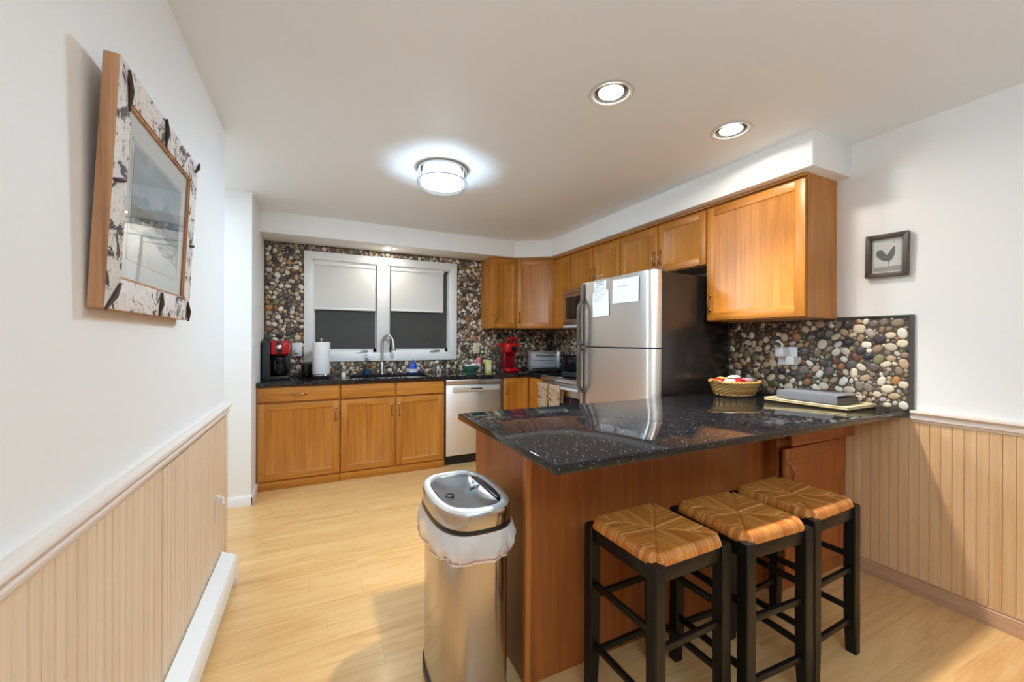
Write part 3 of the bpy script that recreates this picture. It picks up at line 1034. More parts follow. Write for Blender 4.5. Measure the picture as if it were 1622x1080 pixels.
sheet('long white printed list overlapping a smaller notice on the freezer door', 2.588, 2.395, 1.465, 1.66, .0016, [(.84, .2, .62, .035), (.76, .3, .8, .035)] + tx, radians(-2))
sheet('large blank white sheet on the right half of the freezer door', 2.352, 2.085, 1.55, 1.722, .0, [(.2, .1, .6, .02)], radians(1))

def microwave():
    x0, y0, y1, z0, z1 = 2.345, 2.832, 3.60, 1.412, 1.803
    t = empty('microwave', ((x0 + XR) / 2, (y0 + y1) / 2, z0), 'stainless over-the-range microwave tucked behind the refrigerator', 'microwave')
    obj('body', BOX(x0 + .03, y0, z0, XR - .012, y1, z1, bev=.003), 'steel_h', t)
    d = obj('door', BOX(x0, y0 + .18, z0 + .03, x0 + .03, y1, z1 - .045, bev=.004), 'nickel', t)
    obj('window', BOX(x0 - .003, y0 + .24, z0 + .085, x0 + .004, y1 - .05, z1 - .075, bev=.003), 'blackgloss', d)
    obj('control_panel', BOX(x0, y0, z0 + .03, x0 + .03, y0 + .178, z1 - .045, bev=.004), 'blackgloss', t)
    obj('vent_grille', BOX(x0 + .004, y0, z1 - .042, x0 + .03, y1, z1, bev=.004), 'nickel', t)
    obj('bottom_trim', BOX(x0 + .004, y0, z0 - .002, x0 + .03, y1, z0 + .028, bev=.004), 'silver_plastic', t)
microwave()
def cooker():
    x0, y0, y1 = 2.09, 2.846, 3.606
    zt = .918
    t = empty('range', (2.4, (y0 + y1) / 2, 0), 'stainless steel range with black glass top below the microwave', 'stove')
    obj('body', BOX(x0 + .05, y0, 0, XR - .05, y1, zt - .02), 'steel', t)
    obj('cooktop', BOX(x0 + .012, y0 + .004, zt - .018, XR - .06, y1 - .004, zt, bev=.004), 'blackgloss', t)
    obj('front_edge', BOX(x0 - .01, y0, zt - .036, x0 + .03, y1, zt + .003, bev=.006), 'steel_h', t)
    obj('control_strip', BOX(x0 + .01, y0, .79, x0 + .05, y1, zt - .04, bev=.003), 'steel_h', t)
    d = obj('oven_door', BOX(x0 + .002, y0 + .004, .2, x0 + .05, y1 - .004, .875, bev=.005), 'steel_h', t)
    obj('window', BOX(x0 - .001, y0 + .09, .34, x0 + .006, y1 - .09, .76, bev=.003), 'blackgloss', d)
    hb = B().tube([(x0 - .045, y0 + .04, .838), (x0 - .05, (y0 + y1) / 2, .838), (x0 - .045, y1 - .012, .838)], .014, 12)
    for yy in (y0 + .07, y1 - .03):
        hb.box(x0 - .04, yy - .012, .828, x0 + .006, yy + .012, .848, bev=.003)
    obj('handle', hb, 'silver_plastic', d)
    obj('storage_drawer', BOX(x0 + .004, y0 + .004, .06, x0 + .05, y1 - .004, .19, bev=.004), 'steel_h', t)
    bg = B().prism([(XR - .13, zt), (XR - .1, zt + .14), (XR - .085, zt + .175), (XR - .055, zt + .175), (XR - .055, zt)], y0, y1, 'y', bev=.004)
    g = obj('backguard', bg, 'steel_h', t)
    pb = B().prism([(XR - .132, zt + .03), (XR - .106, zt + .145), (XR - .1, zt + .145), (XR - .12, zt + .03)], y0 + .1, y1 - .1, 'y')
    obj('display', pb, 'blackgloss', g)
    for k, yy in enumerate((y0 + .05, y1 - .05)):
        obj('knob', B().lathe([(.018, XR - .118), (.018, XR - .14), (.014, XR - .145)], (0, yy, zt + .085), 16, 'x'), 'chrome', g)
    for cx, cy, rr in ((x0 + .2, y0 + .2, .09), (x0 + .2, y1 - .2, .1), (x0 + .44, y0 + .2, .075), (x0 + .44, y1 - .2, .075)):
        ring = [[(cx + r_ * cos(TAU * i / 32), cy + r_ * sin(TAU * i / 32), zt + .0006) for i in range(32)] for r_ in (rr, rr - .004)]
        bb = B(); bb.rings(ring, False, False)
        obj('burner_ring', bb, 'dark_grey', t)
    return x0
RX = cooker()
def towel(y0, y1, zb, label, seed):
    rng = random.Random(seed)
    xh = RX - .048
    rs = []
    n, m = 22, 26
    def fold(s, k):
        return .004 * sin(s * 9 + seed) * k + .0025 * sin(s * 21 + seed * 2) * k
    prof = []
    zc = .838
    for k in range(10):
        prof.append((xh + .02, zb + .22 + (zc - zb - .22) * k / 10, 1 - k / 12))
    for k in range(9):
        a = k / 8 * pi
        prof.append((xh + .019 * cos(a), zc + .019 * sin(a), .1))
    for k in range(1, 14):
        prof.append((xh - .019, zc - (zc - zb) * k / 13, k / 13))
    b = B()
    outer, inner = [], []
    for j, (x, z, k) in enumerate(prof):
        outer.append([(x - fold(i / n, k) - (.0 if j < 10 else .004 * k), y0 + (y1 - y0) * (i / n), z) for i in range(n + 1)])
    vr = [[b.bm.verts.new(p) for p in r] for r in outer]
    for j in range(len(vr) - 1):
        for i in range(n):
            b.bm.faces.new((vr[j][i], vr[j][i + 1], vr[j + 1][i + 1], vr[j + 1][i]))
    bmesh.ops.solidify(b.bm, geom=b.bm.faces[:], thickness=.003)
    return tag(obj('dish_towel', b, 'towel', angle=60), label, 'towel', 'dish towels on the oven handle')
towel(3.372, 3.555, .47, 'cream and rust patterned dish towel on the oven handle, farther from the refrigerator', 3)
towel(3.155, 3.362, .47, 'cream and rust patterned dish towel on the oven handle, nearer the refrigerator', 8)

# ================================================================ stools
def rush_mesh(S, zt):
    """woven rush seat: four fields of strands running in from each rail"""
    b = B()
    lay = b.tone()
    N = 120
    h = S / 2
    rng = random.Random(4)
    K = 58
    cols = [[srgb(*rng.choice([(206, 126, 52), (212, 132, 56), (218, 142, 64), (198, 116, 46), (228, 160, 82), (188, 106, 42)])) for _ in range(K + 2)] for _ in range(4)]
    def pt(i, j):
        u, v = -1 + 2 * i / N, -1 + 2 * j / N
        au, av = abs(u), abs(v)
        side = au > av
        m = max(au, av)
        q = v if side else u
        kf = (q * .5 + .5) * K
        fr = kf - math.floor(kf)
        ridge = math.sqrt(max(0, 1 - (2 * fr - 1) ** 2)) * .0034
        dia = min(1, abs(au - av) / .06)
        # rolled edge over the rail
        e = max(0, (m - .86) / .14)
        drop = .036 * (1 - math.sqrt(max(0, 1 - e * e * .98)))
        dome = .004 * (1 - m) - .012 * max(0, (.8 - m)) * 1.0
        z = zt + ridge + .004 * (dia - 1) - drop - .010 * max(0, 1 - m * 1.15) + .002
        x, y = u * h, v * h
        nt_ = max(0, (min(au, av) - .80) / .08)
        if nt_ > 0:
            z -= .034 * min(1, nt_)
        c = cols[(0 if u > 0 else 1) if side else (2 if v > 0 else 3)][min(K, int(kf))]
        d = .72 + .34 * ridge / .0034  # darker in the grooves: shade between strands painted into the colour
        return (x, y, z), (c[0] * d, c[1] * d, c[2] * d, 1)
    vr = []
    for i in range(N + 1):
        row = []
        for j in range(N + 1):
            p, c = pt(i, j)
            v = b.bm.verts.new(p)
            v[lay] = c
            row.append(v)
        vr.append(row)
    for i in range(N):
        for j in range(N):
            b.bm.faces.new((vr[i][j], vr[i + 1][j], vr[i + 1][j + 1], vr[i][j + 1]))
    # underside
    loop = [vr[i][0] for i in range(N)] + [vr[N][j] for j in range(N)] + [vr[N - i][N] for i in range(N)] + [vr[0][N - j] for j in range(N)]
    low = []
    for v in loop:
        w = b.bm.verts.new((v.co.x * .93, v.co.y * .93, zt - .044))
        w[lay] = v[lay]
        low.append(w)
    n = len(loop)
    for i in range(n):
        b.bm.faces.new((loop[i], loop[(i + 1) % n], low[(i + 1) % n], low[i]))
    b.bm.faces.new(low)
    return b

STOOL_S, STOOL_Z = .318, .630
def leg_mesh(sx, sy):
    b = B()
    h = STOOL_S / 2 - .002
    t = .0215
    rs = []
    for z, off, k in ((0, .003, .88), (.05, .002, .92), (.12, .001, 1), (.25, .0, 1), (.45, 0, 1), (STOOL_Z - .026, 0, 1), (STOOL_Z - .022, 0, .92)):
        cx, cy = sx * (h - .006 + off), sy * (h - .006 + off)
        w = t * k
        c = .004
        rs.append([(cx + a, cy + bb, z) for a, bb in ((w - c, w), (w, w - c), (w, -w + c), (w - c, -w), (-w + c, -w), (-w, -w + c), (-w, w - c), (-w + c, w))])
    b.rings(rs)
    return b
SPOTS = [(1.068, 1.053, .02, 'black wooden stool with a woven rush seat, nearest the trash can'),
         (1.455, 1.012, -.05, 'middle one of the three black rush-seat stools at the peninsula'),
         (1.842, 1.032, .03, 'black rush-seat stool nearest the cabinet door and right wainscot')]
def make_stool(x, y, rz, label):
    t = empty('bar_stool', (x, y, 0), label, 'stool', 'rush stools at the peninsula', rz)
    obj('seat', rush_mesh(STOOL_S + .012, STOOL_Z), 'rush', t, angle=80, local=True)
    h = STOOL_S / 2 - .008
    for sx in (-1, 1):
        for sy in (-1, 1):
            obj('leg', leg_mesh(sx, sy), 'stool_black', t, local=True)
    L = h - .016
    for s in (-1, 1):
        obj('apron', BOX(-L, s * h - .011, STOOL_Z - .078, L, s * h + .011, STOOL_Z - .03, bev=.003), 'stool_black', t, local=True)
        obj('apron', BOX(s * h - .011, -L, STOOL_Z - .078, s * h + .011, L, STOOL_Z - .03, bev=.003), 'stool_black', t, local=True)
        for z in (.135, .345):
            obj('rung', BOX(-L, s * h - .008, z - .011, L, s * h + .008, z + .011, bev=.003), 'stool_black', t, local=True)
        for z in (.175, .395):
            obj('rung', BOX(s * h - .008, -L, z - .011, s * h + .008, L, z + .011, bev=.003), 'stool_black', t, local=True)
    return t
proto = make_stool(*SPOTS[0])
for x, y, rz, label in SPOTS[1:]:
    c = proto.copy()
    COL.objects.link(c)
    c.location = (x, y, 0)
    c.rotation_euler = (0, 0, rz)
    c['label'] = label
    for ch in proto.children:
        d = ch.copy()
        COL.objects.link(d)
        d.parent = c

# ================================================================ trash can
def sup(cx, cy, a, b_, z, n=2.9, m=64, ph=0):
    out = []
    for i in range(m):
        q = TAU * i / m
        c, s = cos(q), sin(q)
        out.append((cx + a * math.copysign(abs(c) ** (2 / n), c), cy + b_ * math.copysign(abs(s) ** (2 / n), s), z))
    return out
def trash():
    cx, cy, A, Bb, H = .507, 1.458, .138, .221, .718
    t = empty('trash_can', (cx, cy, 0), 'tall stainless steel trash can with a sensor lid at the peninsula end', 'trash can')
    b = B()
    b.rings([sup(cx, cy, A - .008, Bb - .008, z) for z in (.03, .2, .4, .64)] , True, False)
    obj('body', b, 'can_steel', t)
    b = B()
    b.rings([sup(cx, cy, A - .004, Bb - .004, 0), sup(cx, cy, A - .002, Bb - .002, .006), sup(cx, cy, A - .002, Bb - .002, .03), sup(cx, cy, A - .008, Bb - .008, .034)], True, True)
    obj('base_ring', b, 'black', t)
    b = B()
    b.rings([sup(cx, cy, A - .004, Bb - .004, .640), sup(cx, cy, A + .001, Bb + .001, .642), sup(cx, cy, A + .001, Bb + .001, .653), sup(cx, cy, A - .003, Bb - .003, .654)], True, True)
    obj('lid_band', b, 'black', t)
    b = B()
    r = [sup(cx, cy, A - .001, Bb - .001, .654), sup(cx, cy, A, Bb, .659), sup(cx, cy, A, Bb, H - .022), sup(cx, cy, A - .003, Bb - .003, H - .010), sup(cx, cy, A - .010, Bb - .010, H - .002), sup(cx, cy, A - .018, Bb - .018, H),
         sup(cx, cy, A - .026, Bb - .030, H - .002), sup(cx, cy, A - .030, Bb - .036, H - .010), sup(cx, cy, A - .032, Bb - .038, H - .03)]
    b.rings(r, True, True)
    lid = obj('lid', b, ['can_steel', 'silver_plastic'], t)
    for p in lid.data.polygons:
        if p.center.z > H - .016:
            p.material_index = 1
    # the flap: shallow dish that stops short of the hinge side (towards the peninsula)
    b = B()
    rs = []
    for f, z in ((1.0, H - .008), (.97, H - .006), (.8, H - .012), (.5, H - .018), (.2, H - .020), (.02, H - .0205)):
        ring = []
        for x, y, _ in sup(0, 0, (A - .033), (Bb - .039), 0, 3.0):
            x = min(x, A - .062)
            ring.append((cx + x * f - (1 - f) * .0, cy + y * f, z))
        rs.append(ring)
    b.rings(rs, False, True)
    flap = obj('flap', b, 'lid_blue', lid)
    obj('hinge_slot', BOX(cx + A - .058, cy - .12, H - .02, cx + A - .036, cy + .12, H - .006, bev=.003), 'black', lid)
    hb = B().box(cx + A - .082, cy + .02, H - .012, cx + A - .066, cy + .075, H - .002, bev=.004).box(cx + A - .105, cy + .02, H - .014, cx + A - .07, cy + .04, H - .003, bev=.004)
    obj('lid_glint', hb, 'silver_plastic', lid)  # solid silver shape standing in for a highlight on the lid
    sb = B().lathe([(.017, H - .016), (.017, H - .010), (.012, H - .009), (.010, H - .012), (.001, H - .0125)], (cx - .062, cy - .02, 0), 24)
    obj('sensor', sb, 'black', lid)
    return cx, cy, A, Bb
TC = trash()
def bag():
    cx, cy, A, Bb = TC
    rng = random.Random(11)
    ph = [rng.uniform(0, TAU) for _ in range(8)]
    b = B()
    m = 160
    rs = []
    for k in range(13):
        s = k / 12
        z = .640 - .092 * s
        ring = []
        for i, (x, y, _) in enumerate(sup(0, 0, A, Bb, 0, 3.0, m)):
            q = TAU * i / m
            w = .004 * sin(11 * q + ph[0] + s * 3) + .0035 * sin(19 * q + ph[1] - s * 5) + .002 * sin(37 * q + ph[2] + s * 7)
            bul = .003 + .012 * sin(pi * min(1, s * 1.05)) * (1 + .4 * sin(3 * q + ph[3])) + w * s
            g = 1 + bul / A
            zz = z + .006 * s * sin(3 * q + ph[4]) + .003 * s * sin(9 * q + ph[5]) - (.02 * s if x < 0 and y > 0 else 0) * 0
            dx = -.012 * s if x < -.06 else 0
            gx = min(x * g + dx, .172)
            ring.append((cx + gx, cy + y * (1 + bul / Bb), zz))
        rs.append(ring)
    b.rings(rs, False, False)
    t = tag(obj('bin_liner', b, 'bag', angle=180), 'thin white plastic bin liner folded over the rim of the steel trash can', 'trash bag')
    b2 = B()
    pts = [tuple(Vector(p) + Vector(((p[0] - cx) * .012, (p[1] - cy) * .012, .012))) for p in rs[-1]]
    b2.tube(pts[::2], .0035, 6, loop=True)
    b2.bm.transform(LOC[t].inverted())
    mm, nt, bs = new_mat('red_drawstring_film'); pset(bs, col=srgb(214, 120, 110), rough=.4, alpha=.4)
    obj('drawstring', b2, mm, t, label='red drawstring', local=True)
bag()

# ================================================================ pictures
def wall_frame():
    # hangs on the left wall, its top leaning out a little
    y0, y1, z0, z1 = 1.18, 1.824, 1.348, 1.912
    W, H, R_, D = y1 - y0, z1 - z0, .074, .030
    t = empty('picture_frame', (XL + .003, (y0 + y1) / 2, z0), 'large landscape picture in a peeling white barn-wood frame on the left wall', 'picture')
    tilt = radians(2.6)
    # local: x = out of the wall, y along it, z up; everything tilted about the lower back edge
    T = Matrix.Translation((.001, 0, 0)) @ Matrix.Rotation(tilt, 4, 'Y')
    def add(name, b, mat, par=t, **k):
        b.xform(T)
        return obj(name, b, mat, par, local=True, **k)
    h = W / 2
    rng = random.Random(5)
    def board(poly, name='frame_rail'):
        b = B().prism(poly, 0.0, D, 'x', bev=.002)
        o = add(name, b, ['barn_side', 'peel'])
        for p in o.data.polygons:
            if p.normal.x > .75:
                p.material_index = 1
        return o
    board([(-h, 0), (-h + R_, R_), (-h + R_, H - R_), (-h, H)])
    board([(h, 0), (h, H), (h - R_, H - R_), (h - R_, R_)])
    board([(-h, H), (-h + R_, H - R_), (h - R_, H - R_), (h, H)])
    board([(-h, 0), (h, 0), (h - R_, R_), (-h + R_, R_)])
    # inner lip
    lip = B()
    for a in ((-h + R_ - .003, R_ - .003, -h + R_ + .006, H - R_ + .003), (h - R_ - .006, R_ - .003, h - R_ + .003, H - R_ + .003),
              (-h + R_, H - R_ - .006, h - R_, H - R_ + .003), (-h + R_, R_ - .003, h - R_, R_ + .006)):
        lip.box(.014, a[0], a[1], D - .004, a[2], a[3])
    add('inner_lip', lip, 'barn_side')
    add('mat_board', BOX(.012, -h + R_, R_, .0195, h - R_, H - R_), 'mat_board')
    # rusty barbed wire stubs nailed across the rails
    wm = plain('rusty_wood_sliver', srgb(66, 40, 32), .7)
    for yc, zc, a, L in ((-h + .05, H - .055, 100, .09), (-.02, H - .035, 95, .075), (h - .012, H - .012, 50, .06), (-h + .03, H * .52, 15, .06), (h - .025, H * .47, 10, .05), (.02, .035, 80, .07), (h - .02, .03, 110, .07), (-h + .035, .03, 45, .09)):
        ca, sa = cos(radians(a)), sin(radians(a))
        b = B().tube([(D + .001, yc - ca * L / 2, zc - sa * L / 2), (D + .005, yc, zc), (D + .002, yc + ca * L / 2, zc + sa * L / 2)], [.003, .006, .003], 6)
        add('wood_sliver', b, wm, label='dark rusty sliver across the frame')
    # the print
    p0, p1, q0, q1 = -.19, .185, .140, .418
    X = .0206
    def strip(fa, fb, slot, b):
        n = 24
        for i in range(n):
            s0, s1 = i / n, (i + 1) / n
            ya, yb = p0 + (p1 - p0) * s0, p0 + (p1 - p0) * s1
            b.quad((X, ya, q0 + (q1 - q0) * fa(s0)), (X, yb, q0 + (q1 - q0) * fa(s1)), (X, yb, q0 + (q1 - q0) * fb(s1)), (X, ya, q0 + (q1 - q0) * fb(s0)), slot)
    mt = lambda s: .50 + .20 * math.exp(-((s - .72) / .25) ** 2) + .10 * math.exp(-((s - .2) / .16) ** 2) + .02 * sin(s * 31)
    ln = lambda s: .36 + .035 * sin(s * 5) + .012 * sin(s * 23)
    sh = lambda s: .16 + .08 * sin(s * 3.2 + 1) + .015 * sin(s * 17)
    b = B()
    strip(lambda s: 0, sh, 0, b)
    strip(sh, lambda s: ln(s) - .02 , 1, b)
    strip(lambda s: ln(s) - .02, lambda s: ln(s) + .09, 2, b)
    strip(lambda s: ln(s) + .09, mt, 3, b)
    strip(mt, lambda s: 1, 4, b)
    def ink(name, c1, c2, sc, det=5):
        m, nt, bs = new_mat(name)
        v = coords(nt, (1, sc[0], sc[1]))
        n = noise(nt, v, 1, det, .6, .8)
        nt.links.new(ramp(nt, n, [(.35, srgb(*c1)), (.65, srgb(*c2))]), bs.inputs['Base Color'])
        pset(bs, rough=.7)
        return m
    add('print', b, [ink('shore_ink', (214, 216, 216), (236, 236, 234), (12, 20)), ink('lake_ink', (120, 128, 132), (206, 210, 212), (14, 90)), ink('tree_ink', (84, 92, 84), (134, 136, 120), (60, 30)),
                     ink('hill_ink', (108, 128, 140), (140, 156, 164), (10, 16)), ink('sky_ink', (140, 158, 170), (178, 190, 198), (6, 12))], angle=80)
    bev = B()
    for a in ((p0 - .012, q0 - .012, p0 - .006, q1 + .012), (p1 + .006, q0 - .012, p1 + .012, q1 + .012), (p0 - .012, q1 + .006, p1 + .012, q1 + .012), (p0 - .012, q0 - .012, p1 + .012, q0 - .006)):
        bev.box(.019, a[0], a[1], .0209, a[2], a[3])
    add('mat_bevel', bev, 'white')
    add('glass', BOX(.0222, -h + R_ + .001, R_ + .001, .0238, h - R_ - .001, H - R_ - .001), 'glass')
wall_frame()

def rooster():
    y0, y1, z0, z1 = .975, 1.155, 1.626, 1.855
    W, H = y1 - y0, z1 - z0
    t = empty('picture_frame', (XR, (y0 + y1) / 2, z0), 'small rooster print in a dark brown frame on the right wall', 'picture')
    # local: u runs right as seen in the room (towards -y)
    Yc = (y0 + y1) / 2
    def P(x, u, v):
        return (XR - x, Yc - u, z0 + v)
    tl = radians(1.5)
    T = Matrix.Translation((XR, Yc, z0)) @ Matrix.Rotation(tl, 4, 'X') @ Matrix.Rotation(radians(-1.5), 4, 'Y') @ Matrix.Translation((-XR, -Yc, -z0))
    def add(name, b, mat, **k):
        b.xform(T)
        return obj(name, b, mat, t, **k)
    def prism(poly, a0, a1, bev=0):
        return B().prism([(Yc - u, z0 + v) for u, v in poly], XR - a1, XR - a0, 'x', bev=bev)
    h, R_ = W / 2, .024
    for poly in ([(-h, 0), (-h + R_, R_), (-h + R_, H - R_), (-h, H)], [(h, 0), (h, H), (h - R_, H - R_), (h - R_, R_)], [(-h, H), (-h + R_, H - R_), (h - R_, H - R_), (h, H)], [(-h, 0), (h, 0), (h - R_, R_), (-h + R_, R_)]):
        add('frame_rail', prism(poly, .004, .032, .003), 'frame_brown')
    add('mat_board', prism([(-h + R_, R_), (h - R_, R_), (h - R_, H - R_), (-h + R_, H - R_)], .006, .012), 'mat_board')
    pw, ph = h - R_ - .008, H - 2 * R_ - .016
    base = R_ + .008
    g = plain('print_pale_grey', srgb(226, 221, 215), .7)
    add('print_ground', prism([(-pw, base), (pw, base), (pw, base + ph), (-pw, base + ph)], .012, .0126), g)
    add('print_grass', prism([(-pw, base), (pw, base), (pw, base + ph * .17), (pw * .3, base + ph * .155), (-pw, base + ph * .14)], .0126, .0132), plain('print_mid_grey', srgb(172, 165, 158), .7))
    dk = plain('print_dark_grey', srgb(108, 104, 101), .7)
    R0 = [(-.92, .60), (-.80, .68), (-.6, .70), (-.38, .68), (-.2, .58), (-.05, .52), (.1, .58), (.25, .66), (.45, .74), (.52, .80), (.58, .74), (.62, .62), (.55, .48), (.4, .38), (.2, .31), (0, .32), (-.2, .33), (-.45, .36), (-.7, .44), (-.85, .5)]
    add('print_rooster', prism([(u * pw * .9, base + ph * v) for u, v in R0], .0132, .0138), dk)
    add('print_rooster_head', prism([(u * pw, base + ph * v) for u, v in [(.36, .80), (.46, .76), (.53, .80), (.54, .86), (.50, .91), (.42, .90), (.37, .86)]], .0132, .0138), plain('print_light_ink', srgb(240, 236, 228), .7))
    add('print_rooster_comb', prism([(u * pw, base + ph * v) for u, v in [(.36, .90), (.40, .94), (.44, .91), (.48, .95), (.52, .91), (.56, .93), (.52, .89), (.42, .885)]], .0138, .0142), plain('print_comb_ink', srgb(170, 166, 160), .7))
    add('print_rooster_legs', B().prism([(Yc - u, z0 + v) for u, v in [(.07 * pw, base + ph * .33), (.12 * pw, base + ph * .33), (.10 * pw, base + ph * .12), (.07 * pw, base + ph * .12)]], XR - .0138, XR - .0132, 'x'), dk)
    add('glass', prism([(-h + R_, R_), (h - R_, R_), (h - R_, H - R_), (-h + R_, H - R_)], .018, .0195), 'glass')
rooster()

# ================================================================ lamps
def flush_lamp():
    x, y = .745, 2.60
    R_ = .162
    t = empty('ceiling_light', (x, y, ZC), 'round flush-mount ceiling light with a glass drum and chrome bands', 'ceiling light')
    obj('ceiling_plate', B().lathe([(R_ - .004, ZC), (R_, ZC - .004), (R_, ZC - .022), (R_ - .008, ZC - .024)], (x, y, 0), 48), 'chrome', t)
    obj('diffuser', B().lathe([(R_ - .034, ZC - .0901), (R_ - .038, ZC - .098), (R_ - .06, ZC - .110), (.04, ZC - .119), (.001, ZC - .121)], (x, y, 0), 48, cap0=False), 'flush_glow', t, label='glowing frosted diffuser')
    obj('sleeve', B().lathe([(R_ - .034, ZC - .026), (R_ - .034, ZC - .09)], (x, y, 0), 48, cap0=False, cap1=False), 'flush_side', t)
    g = B()
    g.lathe([(R_ - .002, ZC - .024), (R_ - .002, ZC - .085)], (x, y, 0), 48, cap0=False, cap1=False)
    obj('glass_drum', g, glass('ribbed_lamp_glass', (.93, .94, .95), .15), t)
    def band(z, h, r):
        return B().lathe([(r - .003, z), (r, z), (r, z - h), (r - .003, z - h), (r - .003, z)], (x, y, 0), 48, cap0=False, cap1=False)
    obj('lower_band', band(ZC - .081, .010, R_ + .001), 'chrome', t)
    dg = B().lathe([(R_ - .001, ZC - .089), (R_ - .002, ZC - .112), (R_ - .012, ZC - .126), (R_ - .03, ZC - .131)], (x, y, 0), 48, cap0=False, cap1=False)
    obj('lower_glass', dg, glass('clear_lamp_glass', (.95, .96, .97), .1), t)
    for k in range(12):
        a = TAU * k / 12 + .2
        obj('stay', B().tube([(x + R_ * cos(a), y + R_ * sin(a), ZC - .02), (x + R_ * cos(a), y + R_ * sin(a), ZC - .088)], .0022, 6), 'chrome', t)
flush_lamp()
ring_grey = plain('satin_lamp_trim', (.52, .52, .5), .35)
def can_lamp(x, y, label):
    t = empty('recessed_light', (x, y, ZC), label, 'ceiling light', 'recessed ceiling lights over the peninsula')
    R_ = .1
    obj('trim_ring', B().lathe([(R_, ZC), (R_ + .001, ZC - .003), (R_ - .006, ZC - .007), (CAN_R - .002, ZC - .004), (CAN_R - .004, ZC + .002), (CAN_R - .001, ZC + .003)], (x, y, 0), 48, cap0=False, cap1=False), ring_grey, t)
    b = B()
    pr = [(CAN_R - .004, ZC + .001)]
    for k in range(6):
        r = CAN_R - .006 - k * .002
        z = ZC + .004 + k * .011
        pr += [(r, z), (r - .003, z + .009)]
    pr += [(.066, ZC + .09), (.04, ZC + .10)]
    b.lathe(pr, (x, y, 0), 40, cap0=False, cap1=True)
    obj('baffle', b, ring_grey, t)
    bb = obj('bulb', B().lathe([(.02, ZC + .09), (.03, ZC + .06), (.05, ZC + .030), (.056, ZC + .020), (.058, ZC + .012), (.058, ZC + .003), (.056, ZC + .002), (.0545, ZC + .004), (.0545, ZC + .012)], (x, y, 0), 32, cap0=True, cap1=False), 'white', t)
    obj('lens', B().lathe([(.0545, ZC + .012), (.050, ZC + .0105), (.03, ZC + .009), (.001, ZC + .008)], (x, y, 0), 32, cap0=False), 'can_glow', bb, label='glowing lens')
def can_beam(x, y):
    # the reflector lamp's own downward beam
    l = bpy.data.lights.new('reflector_beam', 'SPOT')
    l.energy = 40
    l.color = CAN_C
    l.spot_size = radians(88)
    l.spot_blend = .75
    l.shadow_soft_size = .03
    o = bpy.data.objects.new('reflector_beam', l)
    o.location = (x, y, ZC - .004)
    COL.objects.link(o)
for cx_, cy_ in CANS:
    can_beam(cx_, cy_)
can_lamp(*CANS[0], 'round recessed ceiling light over the peninsula, nearer the flush-mount light')
can_lamp(*CANS[1], 'round recessed ceiling light nearest the soffit, farther from the flush-mount light')
px, py = .652, 4.30
t = empty('recessed_light', (px, py, ZS), 'small puck light under the soffit above the kitchen window', 'ceiling light')
obj('trim_ring', B().lathe([(.05, ZS), (.05, ZS - .006), (.036, ZS - .008), (.034, ZS - .003)], (px, py, 0), 32, cap0=False, cap1=False), 'trimw', t)
obj('lens', B().lathe([(.035, ZS - .0005), (.035, ZS - .004), (.02, ZS - .006), (.001, ZS - .0065)], (px, py, 0), 24), 'puck_glow', t, label='glowing lens')

# ================================================================ switches and outlets
def plate(name, label, cat, o, nrm, w, h, kind):
    """o = centre on the wall; nrm = axis string of outward normal"""
    t = empty(name, o, label, cat)
    T = {'-x': Matrix.Rotation(pi / 2, 4, 'Z') @ Matrix.Rotation(pi, 4, 'Z'), '+x': Matrix.Rotation(pi / 2, 4, 'Z'), '-y': Matrix.Identity(4)}[nrm]
    def add(nm, b, mat, lab=None):
        b.xform(T)
        return obj(nm, b, mat, t, local=True, label=lab)
    add('cover_plate', BOX(-w / 2, -.006, -h / 2, w / 2, 0, h / 2, bev=.003), 'cream' if kind == 'cream' else 'white')
    if kind in ('switch',):
        add('rocker', BOX(-.016, -.010, -.033, .016, -.004, .033, bev=.002), 'white')
    else:
        for s in (-1, 1):
            add('socket', B().lathe([(.016, -.004), (.016, -.0075), (.014, -.008)], (0, 0, s * .02), 20, 'y'), 'cream' if kind == 'cream' else 'white')
    return t, add
plate('light_switch', 'white switch plate on the narrow wall left of the pebble backsplash, upper of two', 'switch', (XL, 4.085, 1.61), '+x', .075, .118, 'switch')
plate('light_switch', 'white switch plate on the narrow wall left of the pebble backsplash, lower of two', 'switch', (XL, 3.75, 1.25), '+x', .075, .118, 'switch')
plate('wall_outlet', 'cream outlet plate on the pebble wall between the window and the red coffee maker', 'outlet', (1.703, YW - .014, 1.183), '-y', .082, .125, 'cream')
t, add = plate('wall_outlet', 'white outlet plate on the pebble wall behind the paper towel and coffee maker', 'outlet', (-.172, YW - .014, 1.18), '-y', .09, .13, 'white')
add('plug', BOX(-.02, -.045, -.035, .02, -.006, .005, bev=.006), 'white')
t, add = plate('wall_outlet', 'white double outlet plate with plug-in adapters above the peninsula counter', 'outlet', (XR - .014, 1.565, 1.185), '-x', .118, .118, 'white')
# parts are in the plate's own frame: x to the right, -y out of the wall
add('adapter', BOX(-.055, -.05, -.005, .0, -.006, .05, bev=.006), 'white', 'white plug-in adapter')
add('adapter', BOX(.006, -.036, -.055, .056, -.006, .0, bev=.006), 'white', 'white plug-in adapter')
add('night_light_hook', B().tube([(-.02, -.03, .045), (-.015, -.035, .075), (-.03, -.05, .10), (-.045, -.055, .092)], [.01, .008, .007, .005], 8), 'white')

